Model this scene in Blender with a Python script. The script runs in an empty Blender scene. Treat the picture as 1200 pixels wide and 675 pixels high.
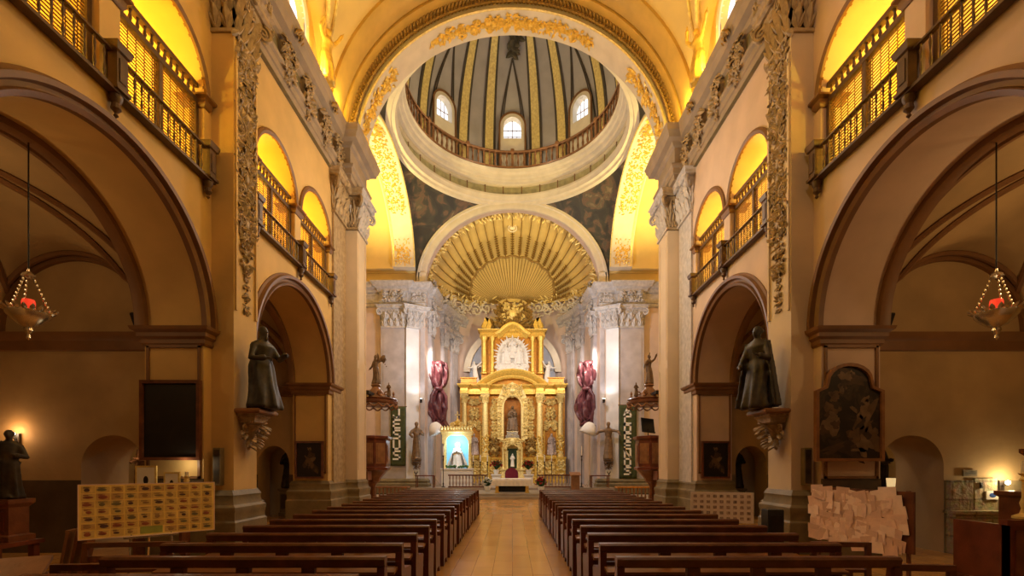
import bpy, bmesh, math, random
from mathutils import Vector, Matrix
from mathutils.geometry import tessellate_polygon
PI = math.pi
V = Vector
col = bpy.context.scene.collection
sc = bpy.context.scene

# ---------------------------------------------------------------- mesh builder
class MB:
    def __init__(s, M=None):
        s.v = []; s.f = []; s.m = []; s.M = M or Matrix.Identity(4); s.mi = 0
    def add(s, vs, fs):
        k = len(s.v); M = s.M
        s.v += [tuple(M @ V(p)) for p in vs]
        s.f += [tuple(i + k for i in f) for f in fs]
        s.m += [s.mi] * len(fs)
        return s
    def box(s, x0, x1, y0, y1, z0, z1):
        vs = [(x, y, z) for x in (x0, x1) for y in (y0, y1) for z in (z0, z1)]
        return s.add(vs, [(0,1,3,2),(4,6,7,5),(0,4,5,1),(2,3,7,6),(0,2,6,4),(1,5,7,3)])
    def rings(s, x0, x1, y0, y1, prof, cap=True):
        """a stack of rectangles: prof = [(outset, z)]"""
        vs = []; fs = []
        for o, z in prof:
            vs += [(x0-o, y0-o, z), (x1+o, y0-o, z), (x1+o, y1+o, z), (x0-o, y1+o, z)]
        for i in range(len(prof)-1):
            for j in range(4):
                a, b = i*4+j, i*4+(j+1) % 4
                fs.append((a, b, b+4, a+4))
        if cap:
            fs.append((3,2,1,0)); n = len(vs); fs.append((n-4,n-3,n-2,n-1))
        return s.add(vs, fs)
    def extr(s, prof, x0, x1):
        """closed (y,z) profile pulled along x"""
        n = len(prof)
        vs = [(x0, y, z) for y, z in prof] + [(x1, y, z) for y, z in prof]
        fs = [(i, (i+1) % n, n+(i+1) % n, n+i) for i in range(n)]
        fs += [tuple(range(n)), tuple(range(2*n-1, n-1, -1))]
        return s.add(vs, fs)
    def sweep(s, pts, Ns, Bs, prof, closed=False, capped=True, pclosed=True):
        n = len(pts); k = len(prof); vs = []; fs = []
        for p, N, B in zip(pts, Ns, Bs):
            for a, b in prof: vs.append(V(p) + N*a + B*b)
        for i in range(n if closed else n-1):
            for j in range(k if pclosed else k-1):
                a = i*k+j; b = i*k+(j+1) % k
                c = ((i+1) % n)*k
                fs.append((a, b, c+(j+1) % k, c+j))
        if capped and not closed and pclosed:
            fs.append(tuple(range(k))); fs.append(tuple((n-1)*k+j for j in range(k-1, -1, -1)))
        return s.add(vs, fs)
    def arch(s, cx, cz, rx, rz, prof, a0=0, a1=PI, n=40, y=0):
        """moulding along an arc in the local xz plane; prof = [(radial outset, y)]"""
        pts=[];Ns=[];Bs=[]
        for i in range(n+1):
            a = a0+(a1-a0)*i/n
            pts.append(V((cx+rx*math.cos(a), y, cz+rz*math.sin(a))))
            Ns.append(V((math.cos(a)/1, 0, math.sin(a)))); Bs.append(V((0,1,0)))
        return s.sweep(pts, Ns, Bs, prof)
    def plate(s, outer, holes, y0, y1):
        """polygon with holes in xz, thickness from y0 to y1"""
        loops = [outer]+list(holes)
        tris = tessellate_polygon([[V((a, b, 0)) for a, b in l] for l in loops])
        flat = [p for l in loops for p in l]; n = len(flat)
        vs = [(a, y1, b) for a, b in flat]+[(a, y0, b) for a, b in flat]
        fs = [tuple(t) for t in tris]+[tuple(i+n for i in reversed(t)) for t in tris]
        k = 0
        for l in loops:
            m = len(l)
            for i in range(m):
                a, b = k+i, k+(i+1) % m
                fs.append((a, b, b+n, a+n))
            k += m
        return s.add(vs, fs)
    def tube(s, pts, rs, n=6, cap=True):
        pts = [V(p) for p in pts]
        if not isinstance(rs, (list, tuple)): rs = [rs]*len(pts)
        vs = []; fs = []; up = V((0,0,1))
        N = None
        for i, p in enumerate(pts):
            d = (pts[min(i+1, len(pts)-1)]-pts[max(i-1, 0)])
            if d.length < 1e-9: d = V((0,0,1))
            d.normalize()
            if N is None:
                N = d.cross(up) if abs(d.z) < .9 else d.cross(V((1,0,0)))
            N = N-d*N.dot(d)
            if N.length < 1e-6: N = d.cross(V((.3,1,.2)))
            N.normalize(); B = d.cross(N)
            for j in range(n):
                a = 2*PI*j/n
                vs.append(p+(N*math.cos(a)+B*math.sin(a))*rs[i])
        for i in range(len(pts)-1):
            for j in range(n):
                a, b = i*n+j, i*n+(j+1) % n
                fs.append((a, b, b+n, a+n))
        if cap:
            fs.append(tuple(range(n-1, -1, -1))); k = (len(pts)-1)*n
            fs.append(tuple(k+j for j in range(n)))
        return s.add(vs, fs)
    def lathe(s, prof, c=(0,0,0), n=16, a0=0, a1=2*PI, sy=1, cap=True):
        """prof = [(r,z)]"""
        full = abs(a1-a0-2*PI) < 1e-6; m = n if full else n+1
        vs = []; fs = []
        for r, z in prof:
            for j in range(m):
                a = a0+(a1-a0)*j/n
                vs.append((c[0]+r*math.cos(a), c[1]+sy*r*math.sin(a), c[2]+z))
        for i in range(len(prof)-1):
            for j in range(n if full else n):
                b = (j+1) % m if full else j+1
                fs.append((i*m+j, i*m+b, (i+1)*m+b, (i+1)*m+j))
        if cap and full:
            fs.append(tuple(range(m-1, -1, -1))); fs.append(tuple((len(prof)-1)*m+j for j in range(m)))
        return s.add(vs, fs)
    def ell(s, c, r, n=10, m=7):
        if not isinstance(r, (tuple, list)): r = (r, r, r)
        vs = [(c[0], c[1], c[2]-r[2])]; fs = []
        for i in range(1, m):
            t = PI*i/m
            for j in range(n):
                a = 2*PI*j/n
                vs.append((c[0]+r[0]*math.sin(t)*math.cos(a), c[1]+r[1]*math.sin(t)*math.sin(a), c[2]-r[2]*math.cos(t)))
        vs.append((c[0], c[1], c[2]+r[2]))
        for j in range(n):
            fs.append((0, 1+(j+1) % n, 1+j)); k = 1+(m-2)*n
            fs.append((len(vs)-1, k+j, k+(j+1) % n))
        for i in range(m-2):
            for j in range(n):
                a, b = 1+i*n+j, 1+i*n+(j+1) % n
                fs.append((a, b, b+n, a+n))
        return s.add(vs, fs)
    def leaf(s, p, d, n, L, w, curl=.35, rise=.25):
        """one curled acanthus leaf from p along d, standing off along n"""
        p=V(p); d=V(d).normalized(); n=V(n).normalized(); t=d.cross(n)
        vs=[]; W=(.35,1,.95,.6,.12)
        for i in range(5):
            q=i/4
            c=p+d*(L*(q-.12*q*q))+n*(L*(rise*math.sin(q*PI*.8)+curl*q*q*.6))
            e=t*(w*W[i]*.5)
            dn=n*(w*.30*W[i])
            vs += [c-e-dn*.9, c+dn*.5, c+e-dn*.9]
        fs=[]
        for i in range(4):
            a=i*3
            fs += [(a,a+1,a+4,a+3),(a+1,a+2,a+5,a+4)]
        return s.add(vs, fs)
    def spiral(s, c, ex, ey, R, turns, r, a0=0, n=22, hand=1):
        pts=[];rs=[]
        for i in range(n+1):
            q=i/n; a=a0+hand*q*turns*2*PI; rad=R*(1-.88*q)
            pts.append(V(c)+V(ex)*(rad*math.cos(a))+V(ey)*(rad*math.sin(a))); rs.append(r*(1-.4*q))
        return s.tube(pts, rs, 5)
    def build(s, name, mats, parent=None, smooth=35, bevel=0):
        me = bpy.data.meshes.new(name)
        me.from_pydata(s.v, [], s.f)
        if not isinstance(mats, (list, tuple)): mats = [mats]
        for m in mats: me.materials.append(m)
        if len(mats) > 1: me.polygons.foreach_set('material_index', s.m)
        me.update()
        if smooth:
            me.shade_smooth(); me.set_sharp_from_angle(angle=math.radians(smooth))
        o = bpy.data.objects.new(name, me); col.objects.link(o)
        if parent: o.parent = parent
        if bevel:
            b = o.modifiers.new('Bevel', 'BEVEL'); b.width = bevel; b.segments = 2; b.limit_method='ANGLE'
        return o

def frame(o, ex, ey, ez=(0,0,1)):
    M = Matrix.Identity(4)
    for i, e in enumerate((ex, ey, ez)):
        for r in range(3): M[r][i] = e[r]
    for r in range(3): M[r][3] = o[r]
    return M
def tag(o, label=None, cat=None, group=None, kind=None):
    if label: o['label'] = label
    if cat: o['category'] = cat
    if group: o['group'] = group
    if kind: o['kind'] = kind
    return o
def thing(name, label, cat, loc=(0,0,0), rz=0, group=None):
    o = bpy.data.objects.new(name, None); col.objects.link(o)
    o.location = loc; o.rotation_euler = (0,0,rz); o.empty_display_size=.2
    return tag(o, label, cat, group)
def struct(name, mb, mats, smooth=35, parent=None):
    o = mb.build(name, mats, parent, smooth)
    if not parent: o['kind'] = 'structure'
    return o
_tn = [0]
def trim(mb, mats, smooth=35):
    _tn[0] += 1
    return struct('trim_%d' % _tn[0], mb, mats, smooth)
def copy_tree(o, parent=None):
    c = o.copy(); col.objects.link(c)
    if parent: c.parent = parent
    for ch in list(o.children): copy_tree(ch, c)
    return c

# ---------------------------------------------------------------- materials
def mat(name, c, rough=.6, var=.12, scale=3.0, bump=.0, bscale=20, metal=0, c2=None, emit=None, est=0, spec=.5, coat=0):
    m = bpy.data.materials.new(name); m.use_nodes = True
    nt = m.node_tree; N = nt.nodes; L = nt.links
    b = N['Principled BSDF']
    b.inputs['Roughness'].default_value = rough; b.inputs['Metallic'].default_value = metal
    b.inputs['Specular IOR Level'].default_value = spec; b.inputs['Coat Weight'].default_value = coat
    tc = N.new('ShaderNodeTexCoord'); ns = N.new('ShaderNodeTexNoise')
    ns.inputs['Scale'].default_value = scale; ns.inputs['Detail'].default_value = 5
    L.new(tc.outputs['Object'], ns.inputs['Vector'])
    cr = N.new('ShaderNodeValToRGB'); L.new(ns.outputs['Fac'], cr.inputs['Fac'])
    a = [max(0, x*(1-var)) for x in c]; d = list(c2) if c2 else [min(1, x*(1+var)) for x in c]
    cr.color_ramp.elements[0].position=.3; cr.color_ramp.elements[1].position=.7
    cr.color_ramp.elements[0].color = (*a, 1); cr.color_ramp.elements[1].color = (*d, 1)
    L.new(cr.outputs['Color'], b.inputs['Base Color'])
    if bump:
        n2 = N.new('ShaderNodeTexNoise'); n2.inputs['Scale'].default_value = bscale; n2.inputs['Detail'].default_value = 6
        L.new(tc.outputs['Object'], n2.inputs['Vector'])
        bp = N.new('ShaderNodeBump'); bp.inputs['Strength'].default_value = bump; bp.inputs['Distance'].default_value=.03
        L.new(n2.outputs['Fac'], bp.inputs['Height']); L.new(bp.outputs['Normal'], b.inputs['Normal'])
    if emit:
        b.inputs['Emission Color'].default_value = (*emit, 1); b.inputs['Emission Strength'].default_value = est
    return m
def nodes(m): return m.node_tree.nodes, m.node_tree.links, m.node_tree.nodes['Principled BSDF']

M_ = {}
M_['wall'] = mat('ochre_plaster', (.64,.43,.165), .75, .10, 1.2, .12, 9)
M_['wall_pale'] = mat('cream_plaster', (.66,.53,.37), .75, .08, 1.0, .1, 9)
M_['band'] = mat('ochre_band', (.60,.38,.09), .6, .1, 2)
M_['frieze'] = mat('olive_frieze_and_shade', (.20,.165,.09), .7, .2, 3)
M_['vault'] = mat('vault_plaster', (.74,.54,.20), .7, .08, .8, .08, 8)
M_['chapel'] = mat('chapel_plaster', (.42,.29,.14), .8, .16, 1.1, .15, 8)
M_['white'] = mat('white_stucco', (.74,.66,.53), .7, .08, 2, .1, 14)
M_['pinkwall'] = mat('rose_plaster', (.66,.52,.45), .7, .08, 1.3, .08, 10)
M_['marble'] = mat('grey_mauve_marble', (.46,.42,.44), .35, .12, 1.6, .04, 12, c2=(.56,.52,.54))
M_['bluewall'] = mat('blue_grey_plaster', (.38,.42,.52), .7, .12, 1.5)
M_['litmarble'] = mat('lit_marble', (.72,.71,.72), .35, .08, 1.6)  # brighter marble, spotlight on the angled pier face put into the colour
M_['stucco_grey'] = mat('silver_stucco', (.52,.49,.48), .6, .2, 6, .25, 24)
M_['relief'] = mat('carved_stucco', (.36,.25,.13), .6, .22, 7, .3, 26, c2=(.50,.37,.21))
M_['brown'] = mat('brown_moulding', (.20,.095,.035), .5, .15, 2, .1, 10)
M_['entab'] = mat('mauve_grey_stucco', (.35,.27,.19), .65, .12, 2, .1, 10)
M_['stone'] = mat('pier_base_stone', (.20,.155,.08), .55, .22, 2.2, .2, 12, c2=(.27,.21,.115))
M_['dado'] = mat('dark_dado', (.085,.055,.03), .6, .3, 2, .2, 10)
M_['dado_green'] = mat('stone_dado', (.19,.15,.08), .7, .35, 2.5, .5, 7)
M_['gold'] = mat('gilding', (.86,.56,.11), .36, .2, 9, .25, 26, metal=.4)
M_['gold2'] = mat('pale_gilding', (.90,.68,.27), .42, .2, 9, .25, 26, metal=.3)
M_['orangegold'] = mat('orange_gilding', (.62,.27,.03), .4, .22, 7, .25, 24, metal=.35)
M_['darkgold'] = mat('dark_gilding', (.33,.20,.055), .5, .3, 8, .3, 26, metal=.35)
M_['wood'] = mat('dark_wood', (.13,.042,.02), .30, .3, 5, .12, 30, c2=(.20,.07,.03))
M_['wood_red'] = mat('red_brown_wood', (.14,.036,.018), .32, .3, 4, .1, 30)
M_['wood_mid'] = mat('walnut_wood', (.26,.12,.05), .4, .25, 5, .12, 28)
M_['rail'] = mat('gallery_wood', (.10,.05,.022), .5, .25, 5, .12, 28)
M_['iron'] = mat('black_iron', (.02,.018,.016), .45, .2, 6, .05, 20, metal=.4)
M_['bronze'] = mat('dark_bronze', (.045,.032,.022), .42, .35, 5, .15, 18, metal=.25, c2=(.10,.07,.045))
M_['statue_dark'] = mat('dark_polychrome', (.016,.012,.010), .5, .4, 6, .1, 18, c2=(.06,.045,.03))
M_['statue_brown'] = mat('brown_polychrome', (.16,.085,.04), .5, .4, 6, .1, 18, c2=(.25,.15,.07))
M_['statue_white'] = mat('white_polychrome', (.78,.74,.68), .5, .1, 6, .1, 18)
M_['statue_grey'] = mat('grey_polychrome', (.42,.33,.30), .5, .35, 7, .1, 18)
M_['maroon'] = mat('maroon_stucco', (.10,.02,.03), .45, .3, 4, .2, 16, c2=(.19,.055,.065))
M_['red'] = mat('red_petals', (.55,.02,.02), .6, .3, 12)
M_['purple'] = mat('purple_cloth', (.22,.015,.06), .7, .2, 8)
M_['cloth'] = mat('white_cloth', (.85,.83,.80), .8, .04, 8)
M_['green'] = mat('leaf_green', (.05,.12,.03), .6, .3, 9)
M_['greencloth'] = mat('olive_green_cloth', (.06,.075,.025), .85, .15, 6, .1, 60)
M_['letter'] = mat('white_card', (.86,.84,.78), .7, .04, 8)
M_['paper'] = mat('pink_paper', (.84,.58,.44), .8, .08, 9, .1, 30)
M_['paperwhite'] = mat('white_paper', (.85,.76,.76), .8, .06, 9)
M_['yellowcard'] = mat('yellow_card', (.92,.64,.17), .7, .1, 7)
M_['black'] = mat('black_plastic', (.012,.012,.013), .4, .2, 6)
M_['silver'] = mat('silver_plate', (.75,.70,.60), .25, .1, 8, metal=.9)
M_['candle'] = mat('wax', (.85,.80,.66), .5, .05, 8)
def glow(name, c, s):
    return mat(name, c, .5, .0, 3, emit=c, est=s)
M_['flame'] = glow('lamp_bulb', (1,.85,.6), 30)
M_['redglass'] = glow('red_glass', (.85,.05,.02), .7)
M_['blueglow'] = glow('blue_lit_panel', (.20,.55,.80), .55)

# pendentive painting: dark ground with clustered flesh, red and olive figures
def painting_mat(name, scale, dark, mids, roughness=.5, pos=(.40,.52,.58,.64,.72)):
    m = mat(name, dark, roughness, 0); N, L, b = nodes(m)
    tc = N.new('ShaderNodeTexCoord')
    n1 = N.new('ShaderNodeTexNoise'); n1.inputs['Scale'].default_value = scale; n1.inputs['Detail'].default_value = 3; n1.inputs['Distortion'].default_value=1.2
    L.new(tc.outputs['Object'], n1.inputs['Vector'])
    cr = N.new('ShaderNodeValToRGB'); L.new(n1.outputs['Fac'], cr.inputs['Fac'])
    e = cr.color_ramp.elements
    e[0].position = pos[0]; e[0].color = (*dark, 1); e[1].position = pos[-1]; e[1].color = (*mids[-1], 1)
    for p_, c_ in zip(pos[1:-1], mids):
        q = e.new(p_); q.color = (*c_, 1)
    L.new(cr.outputs['Color'], b.inputs['Base Color'])
    return m
M_['fresco'] = painting_mat('pendentive_fresco', .9, (.035,.03,.02), [(.055,.05,.03), (.15,.085,.045), (.10,.085,.045), (.30,.20,.11)])
M_['oil'] = painting_mat('dark_oil_painting', 2.6, (.012,.008,.005), [(.02,.012,.006), (.05,.03,.013), (.03,.02,.01), (.14,.08,.035)])
M_['oil_dark'] = painting_mat('blackened_oil_painting', 2.2, (.006,.004,.003), [(.008,.005,.003), (.012,.007,.004), (.01,.006,.004), (.022,.012,.007)])
# floor: polished boards / tiles in the aisle
def floor_mat():
    m = mat('polished_floor', (.5,.3,.1), .22, 0, spec=.5); N, L, b = nodes(m)
    tc = N.new('ShaderNodeTexCoord'); mp = N.new('ShaderNodeMapping'); L.new(tc.outputs['Object'], mp.inputs['Vector'])
    mp.inputs['Rotation'].default_value = (0,0,PI/2)
    br = N.new('ShaderNodeTexBrick'); L.new(mp.outputs['Vector'], br.inputs['Vector'])
    br.inputs['Scale'].default_value = 1; br.inputs['Brick Width'].default_value = 1.1; br.inputs['Row Height'].default_value=.33
    br.inputs['Mortar Size'].default_value=.006; br.inputs['Color1'].default_value=(.62,.33,.10,1); br.inputs['Color2'].default_value=(.72,.40,.14,1)
    br.inputs['Mortar'].default_value=(.34,.17,.06,1); br.offset=.5
    ns = N.new('ShaderNodeTexNoise'); ns.inputs['Scale'].default_value=.8; ns.inputs['Detail'].default_value=6; L.new(tc.outputs['Object'], ns.inputs['Vector'])
    mx = N.new('ShaderNodeMix'); mx.data_type='RGBA'; mx.blend_type='MULTIPLY'; mx.inputs['Factor'].default_value=.35
    L.new(br.outputs['Color'], mx.inputs['A']); L.new(ns.outputs['Fac'], mx.inputs['B'])
    L.new(mx.outputs['Result'], b.inputs['Base Color'])
    mr = N.new('ShaderNodeMapRange'); mr.inputs['To Min'].default_value=.10; mr.inputs['To Max'].default_value=.28
    L.new(ns.outputs['Fac'], mr.inputs['Value']); L.new(mr.outputs['Result'], b.inputs['Roughness'])
    return m
M_['floor'] = floor_mat()
def stone_blocks(name, c1, c2, mort):
    m = mat(name, c1, .75, 0); N, L, b = nodes(m)
    tc = N.new('ShaderNodeTexCoord'); mp = N.new('ShaderNodeMapping'); L.new(tc.outputs['Object'], mp.inputs['Vector'])
    mp.inputs['Rotation'].default_value=(PI/2,0,0)
    br = N.new('ShaderNodeTexBrick'); L.new(mp.outputs['Vector'], br.inputs['Vector'])
    br.inputs['Scale'].default_value=1; br.inputs['Brick Width'].default_value=.7; br.inputs['Row Height'].default_value=.36
    br.inputs['Mortar Size'].default_value=.02
    for k, c in (('Color1',c1),('Color2',c2),('Mortar',mort)): br.inputs[k].default_value=(*c,1)
    ns = N.new('ShaderNodeTexNoise'); ns.inputs['Scale'].default_value=9; ns.inputs['Detail'].default_value=8; L.new(tc.outputs['Object'], ns.inputs['Vector'])
    mx = N.new('ShaderNodeMix'); mx.data_type='RGBA'; mx.blend_type='MULTIPLY'; mx.inputs['Factor'].default_value=.7
    L.new(br.outputs['Color'], mx.inputs['A']); L.new(ns.outputs['Color'], mx.inputs['B']); L.new(mx.outputs['Result'], b.inputs['Base Color'])
    bp = N.new('ShaderNodeBump'); bp.inputs['Strength'].default_value=.8; bp.inputs['Distance'].default_value=.05
    L.new(ns.outputs['Fac'], bp.inputs['Height']); L.new(bp.outputs['Normal'], b.inputs['Normal'])
    return m
M_['rubble'] = stone_blocks('rough_stone', (.56,.46,.28), (.46,.37,.21), (.30,.24,.14))

# ---------------------------------------------------------------- ornament
def relief(mb, x0, x1, z0, z1, y, seed, dens=60, size=.2, sym=True, rise=.35):
    """symmetrical carved foliage on a local xz panel, standing off along +y"""
    rnd = random.Random(seed); w = x1-x0; cx = (x0+x1)/2; h = z1-z0
    n = int(dens*w*h/(2 if sym else 1))
    k = max(.3, w*.8); nz = max(1, int(round(h/k)))
    for i in range(nz):
        zc = z0+(i+.5)*h/nz
        for sgn in ((-1, 1) if sym else (1,)):
            mb.spiral((cx+sgn*w*.22, y+size*.22, zc), (1,0,0), (0,0,1), w*.2, 1.5, size*.16, a0=(PI/2 if i % 2 else -PI/2), n=14, hand=sgn*(1 if i % 2 else -1))
        mb.ell((cx, y+size*.2, zc+h/nz*.5*(i % 2)), (w*.1, size*.3, w*.14), 8, 5)
    for i in range(n):
        u = rnd.random(); v = rnd.random()
        a = 2.4*math.sin(v*h*4/w)+1.7*math.cos(u*5)+rnd.uniform(-.6, .6)
        L = size*rnd.uniform(.7, 1.35)
        for sgn in ((-1, 1) if sym else (1,)):
            px = cx+sgn*u*w*.5 if sym else x0+u*w
            d = V((sgn*math.cos(a), 0, math.sin(a)))
            mb.leaf((px-d.x*L*.4, y, z0+v*h-d.z*L*.4), d, (0,1,0), L, L*.55, rnd.uniform(.2,.7), rise)
def capital(mb, x0, x1, z0, z1, d, seed=0, y0=0):
    """Corinthian pilaster capital, local frame, pilaster depth d; two tiers of leaves, volutes, abacus"""
    w = x1-x0; h = z1-z0; rnd = random.Random(seed); o = h*.12
    mb.rings(x0, x1, y0, y0+d, [(0,z0),(.04,z0),(.04,z0+h*.06),(0,z0+h*.06),(.0,z0+h*.5),(o*.7,z0+h*.84)], True)
    mb.rings(x0, x1, y0, y0+d, [(o*1.1,z0+h*.84),(o*1.5,z0+h*.88),(o*1.5,z0+h*.95),(o*1.9,z0+h)], True)
    def row(zb, L, n, out):
        for (ax, ay, bx, by, nx, ny) in ((x0,y0+d,x1,y0+d,0,1),(x0,y0,x0,y0+d,-1,0),(x1,y0,x1,y0+d,1,0)):
            ln = math.hypot(bx-ax, by-ay); m = max(1, int(round(n*ln/w)))
            for i in range(m):
                q = (i+.5)/m
                p = (ax+(bx-ax)*q+nx*.02, ay+(by-ay)*q+ny*.02, zb)
                mb.leaf(p, (0,0,1), (nx,ny,.0), L, ln/m*1.0, out*.6, .10)
                for s in (-1, 1):
                    mb.leaf(p, (s*.45*abs(ny), s*.45*abs(nx), 1), (nx,ny,0), L*.75, ln/m*.5, out*.5, .12)
    row(z0+h*.06, h*.40, 4, .5); row(z0+h*.34, h*.42, 3, .6)
    for sx, X in ((-1, x0), (1, x1)):
        c = (X+sx*o*.7, y0+d+o*.7, z0+h*.70)
        mb.spiral(c, V((sx,.9,0)).normalized(), (0,0,1), h*.15, 1.6, h*.045, a0=PI/2, n=16, hand=-1)
    mb.spiral((x0+w*.36, y0+d+o*.6, z0+h*.72), (1,0,0), (0,0,1), h*.11, 1.5, h*.035, a0=PI/2, n=14, hand=-1)
    mb.spiral((x0+w*.64, y0+d+o*.6, z0+h*.72), (-1,0,0), (0,0,1), h*.11, 1.5, h*.035, a0=PI/2, n=14, hand=-1)
    mb.ell((x0+w*.5, y0+d+o*1.4, z0+h*.92), (h*.09, h*.07, h*.09), 8, 5)
def arc(cx, cz, rx, rz, n=24, a0=PI, a1=0):
    return [(cx+rx*math.cos(a0+(a1-a0)*i/n), cz+rz*math.sin(a0+(a1-a0)*i/n)) for i in range(n+1)]
# ================================================================ dimensions (metres)
H0 = 1.75; R = 5.6; W = 6.05; T = 1.15
YN, YF, YD, YB = 17.25, 18.3, 24.47, 30.63
ZC, AX, AZ = 13.12, 5.6, 5.12          # crossing arches: spring height, half width, rise
S = 6.16                                # half side of the crossing
IMP = 4.45; AR = 2.24                    # chapel arches
BAYS = ((7.12, 4.88, 9.36), (13.44, 11.2, 15.68))
TRI = ((4.92,7.0,7.37,9.38), (11.2,13.29,13.66,15.76))
TZ0, TZI = 7.35, 9.0
def SF(sd): return frame((sd*W,0,0), (0,1,0), (-sd,0,0))
def BF(y=YB): return frame((0,y,0), (1,0,0), (0,-1,0))

# ---------------------------------------------------------------- floor
mb = MB()
mb.box(-13, 13, -3, 24.9, -.3, 0); struct('floor', mb, M_['floor'])
mb = MB()
mb.box(-3.2, 3.2, 24.9, 25.25, -.3, .14); mb.box(-3.2, 3.2, 25.25, 29, -.3, .28)
mb.box(-13, -3.2, 24.9, 29, -.3, .02); mb.box(3.2, 13, 24.9, 29, -.3, .02)
struct('floor', mb, mat('pale_step_stone', (.40,.34,.27), .35, .15, 2))
mb = MB(); mb.box(-6.2, 6.2, 29, 40, -.3, .42); struct('floor', mb, mat('presbytery_stone', (.36,.30,.25), .35, .15, 2))

# ---------------------------------------------------------------- nave side walls, one per side
for sd, nm in ((-1,'left'), (1,'right')):
    mb = MB(SF(sd))
    out = [(1.0,0)]
    for c, a, b in BAYS:
        out += [(c-AR,0)] + arc(c, IMP, AR, AR, 48) + [(c+AR,0)]
    out += [(YN,0),(YN,13.35),(1.0,13.35)]
    holes = []
    for t in TRI:
        for a, b in ((t[0],t[1]),(t[2],t[3])):
            holes.append([(a,TZ0)]+arc((a+b)/2, TZI, (b-a)/2, (b-a)/2, 20)+[(b,TZ0)])
    mb.plate(out, holes, -T, 0)
    w_ = struct('wall_'+nm, mb, M_['wall'] if sd < 0 else mat('rose_ochre_plaster', (.62,.47,.36), .75, .10, 1.2, .12, 9), 30)
    # tribune room behind the openings: floor, back wall, vault
    mb = MB(SF(sd))
    mb.box(1, YN, -4.0, -T, 7.05, TZ0); mb.box(1, YN, -4.2, -4.0, 7.05, 10.6)
    mb.arch(0, 0, 1, 1, [], n=1) if False else None
    n = 16; pts = [(-4.0+1.425*(1-math.cos(PI*i/n)), 10.2+1.0*math.sin(PI*i/n)) for i in range(n+1)]
    prof = pts+[(y, z+.15) for y, z in reversed(pts)]
    mb.extr(prof, 1, YN); mb.box(YN-.2, YN, -4, -T, 7, 11.3); mb.box(.8, 1, -4, -T, 7, 11.3)
    struct('wall_gallery_'+nm, mb, M_['vault'], 30)
    # archivolts, imposts, string bands
    mb = MB(SF(sd))
    for c, a, b in BAYS:
        P = [(-.015,-.03),(-.015,.07),(.05,.11),(.08,.05),(.14,.05),(.16,.14),(.23,.15),(.25,.06),(.30,.03),(.30,-.02)]
        mb.arch(c, IMP, AR, AR, P, n=48)
        # moulded edge at the chapel side of the vault
        mb.arch(c, IMP, AR, AR, [(.02,.02),(-.10,.02),(-.14,-.05),(-.14,-.16),(.02,-.16)], n=48, y=-T+.06)
    trim(mb, M_['brown'])
    mb = MB(SF(sd)); I = [(.02,4.10),(.05,4.14),(.05,4.22),(.10,4.27),(.10,4.34),(.17,4.39),(.19,IMP)]
    for x0, x1 in ((1.0, 4.88), (9.36, 11.2), (15.68, 16.5)):
        mb.rings(x0, x1, -T, 0, I)
    trim(mb, M_['brown'])
    mb = MB(SF(sd))
    for t in TRI:
        for a, b in ((t[0],t[1]),(t[2],t[3])):
            r = (b-a)/2
            mb.arch((a+b)/2, TZI, r, r, [(-.0,-.02),(-.0,.05),(.07,.08),(.13,.05),(.13,-.02)], n=24)
        for a, b in ((t[0]-.3,t[0]),(t[1],t[2]),(t[3],t[3]+.12)):
            mb.rings(a, b, -.4, 0, [(.02,TZI-.22),(.06,TZI-.16),(.06,TZI-.08),(.12,TZI-.04),(.12,TZI)])
    trim(mb, M_['brown'])
    # pier jamb panel borders
    mb = MB(SF(sd))
    for x in (9.36, 15.68):
        q = mb.M; mb.M = SF(sd) @ frame((x,0,0), (0,1,0), (-1,0,0))
        for (a,b,c,d) in ((-T+.05,-T+.10,1.5,4.1),(-.10,-.05,1.5,4.1),(-T+.05,-.05,1.5,1.55),(-T+.05,-.05,4.06,4.12)):
            mb.box(a,b,-.0,.035,c,d)
        mb.M = q
    trim(mb, M_['brown'])
    # stone socles
    mb = MB(SF(sd)); B = [(.17,0),(.17,.62),(.14,.66),(.14,.80),(.16,.84),(.16,.92),(.10,.97),(.07,1.10),(.09,1.16),(.03,1.26)]
    mb.rings(9.36, 11.2, -T, 0, B); mb.rings(9.58, 10.46, 0, .42, B)
    mb.rings(15.68, YF, -T, 0, B); mb.rings(YN, YF, 0, .42, B)
    trim(mb, M_['stone'])
    mb = MB(SF(sd))   # dark painted dado above the socle, lower jambs
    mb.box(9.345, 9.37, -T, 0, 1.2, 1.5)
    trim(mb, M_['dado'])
    # near giant pilaster with carved drop
    mb = MB(SF(sd)); PX0, PX1, PD = 9.6, 10.46, .45
    mb.box(PX0, PX1, 0, PD, 1.2, 11.6); mb.box(PX1, PX1+.3, 0, .16, 1.2, 11.6)
    for a, b in ((PX0+.03,PX0+.09),(PX1-.09,PX1-.03)): mb.box(a, b, PD, PD+.04, 4.9, 10.1)
    struct('wall_pilaster_'+nm, mb, M_['wall'] if sd < 0 else M_['wall_pale'])
    mb = MB(SF(sd))
    relief(mb, PX0+.06, PX1-.06, 6.5, 10.3, PD, 5+sd, 220, .135, rise=.22)
    relief(mb, PX0+.24, PX1-.24, 5.7, 6.7, PD, 9+sd, 170, .13, rise=.35)
    relief(mb, PX0+.33, PX1-.33, 4.85, 5.8, PD, 15+sd, 170, .11, rise=.35)
    relief(mb, PX0-.05, PX1+.05, 10.2, 10.5, PD, 19, 90, .16)
    trim(mb, M_['relief'])
    mb = MB(SF(sd)); capital(mb, PX0, PX1, 10.45, 11.65, PD, 3); trim(mb, M_['relief'])
    # entablature along the wall, broken forward over the pilaster and crossing pier
    mb = MB(SF(sd))
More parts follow.
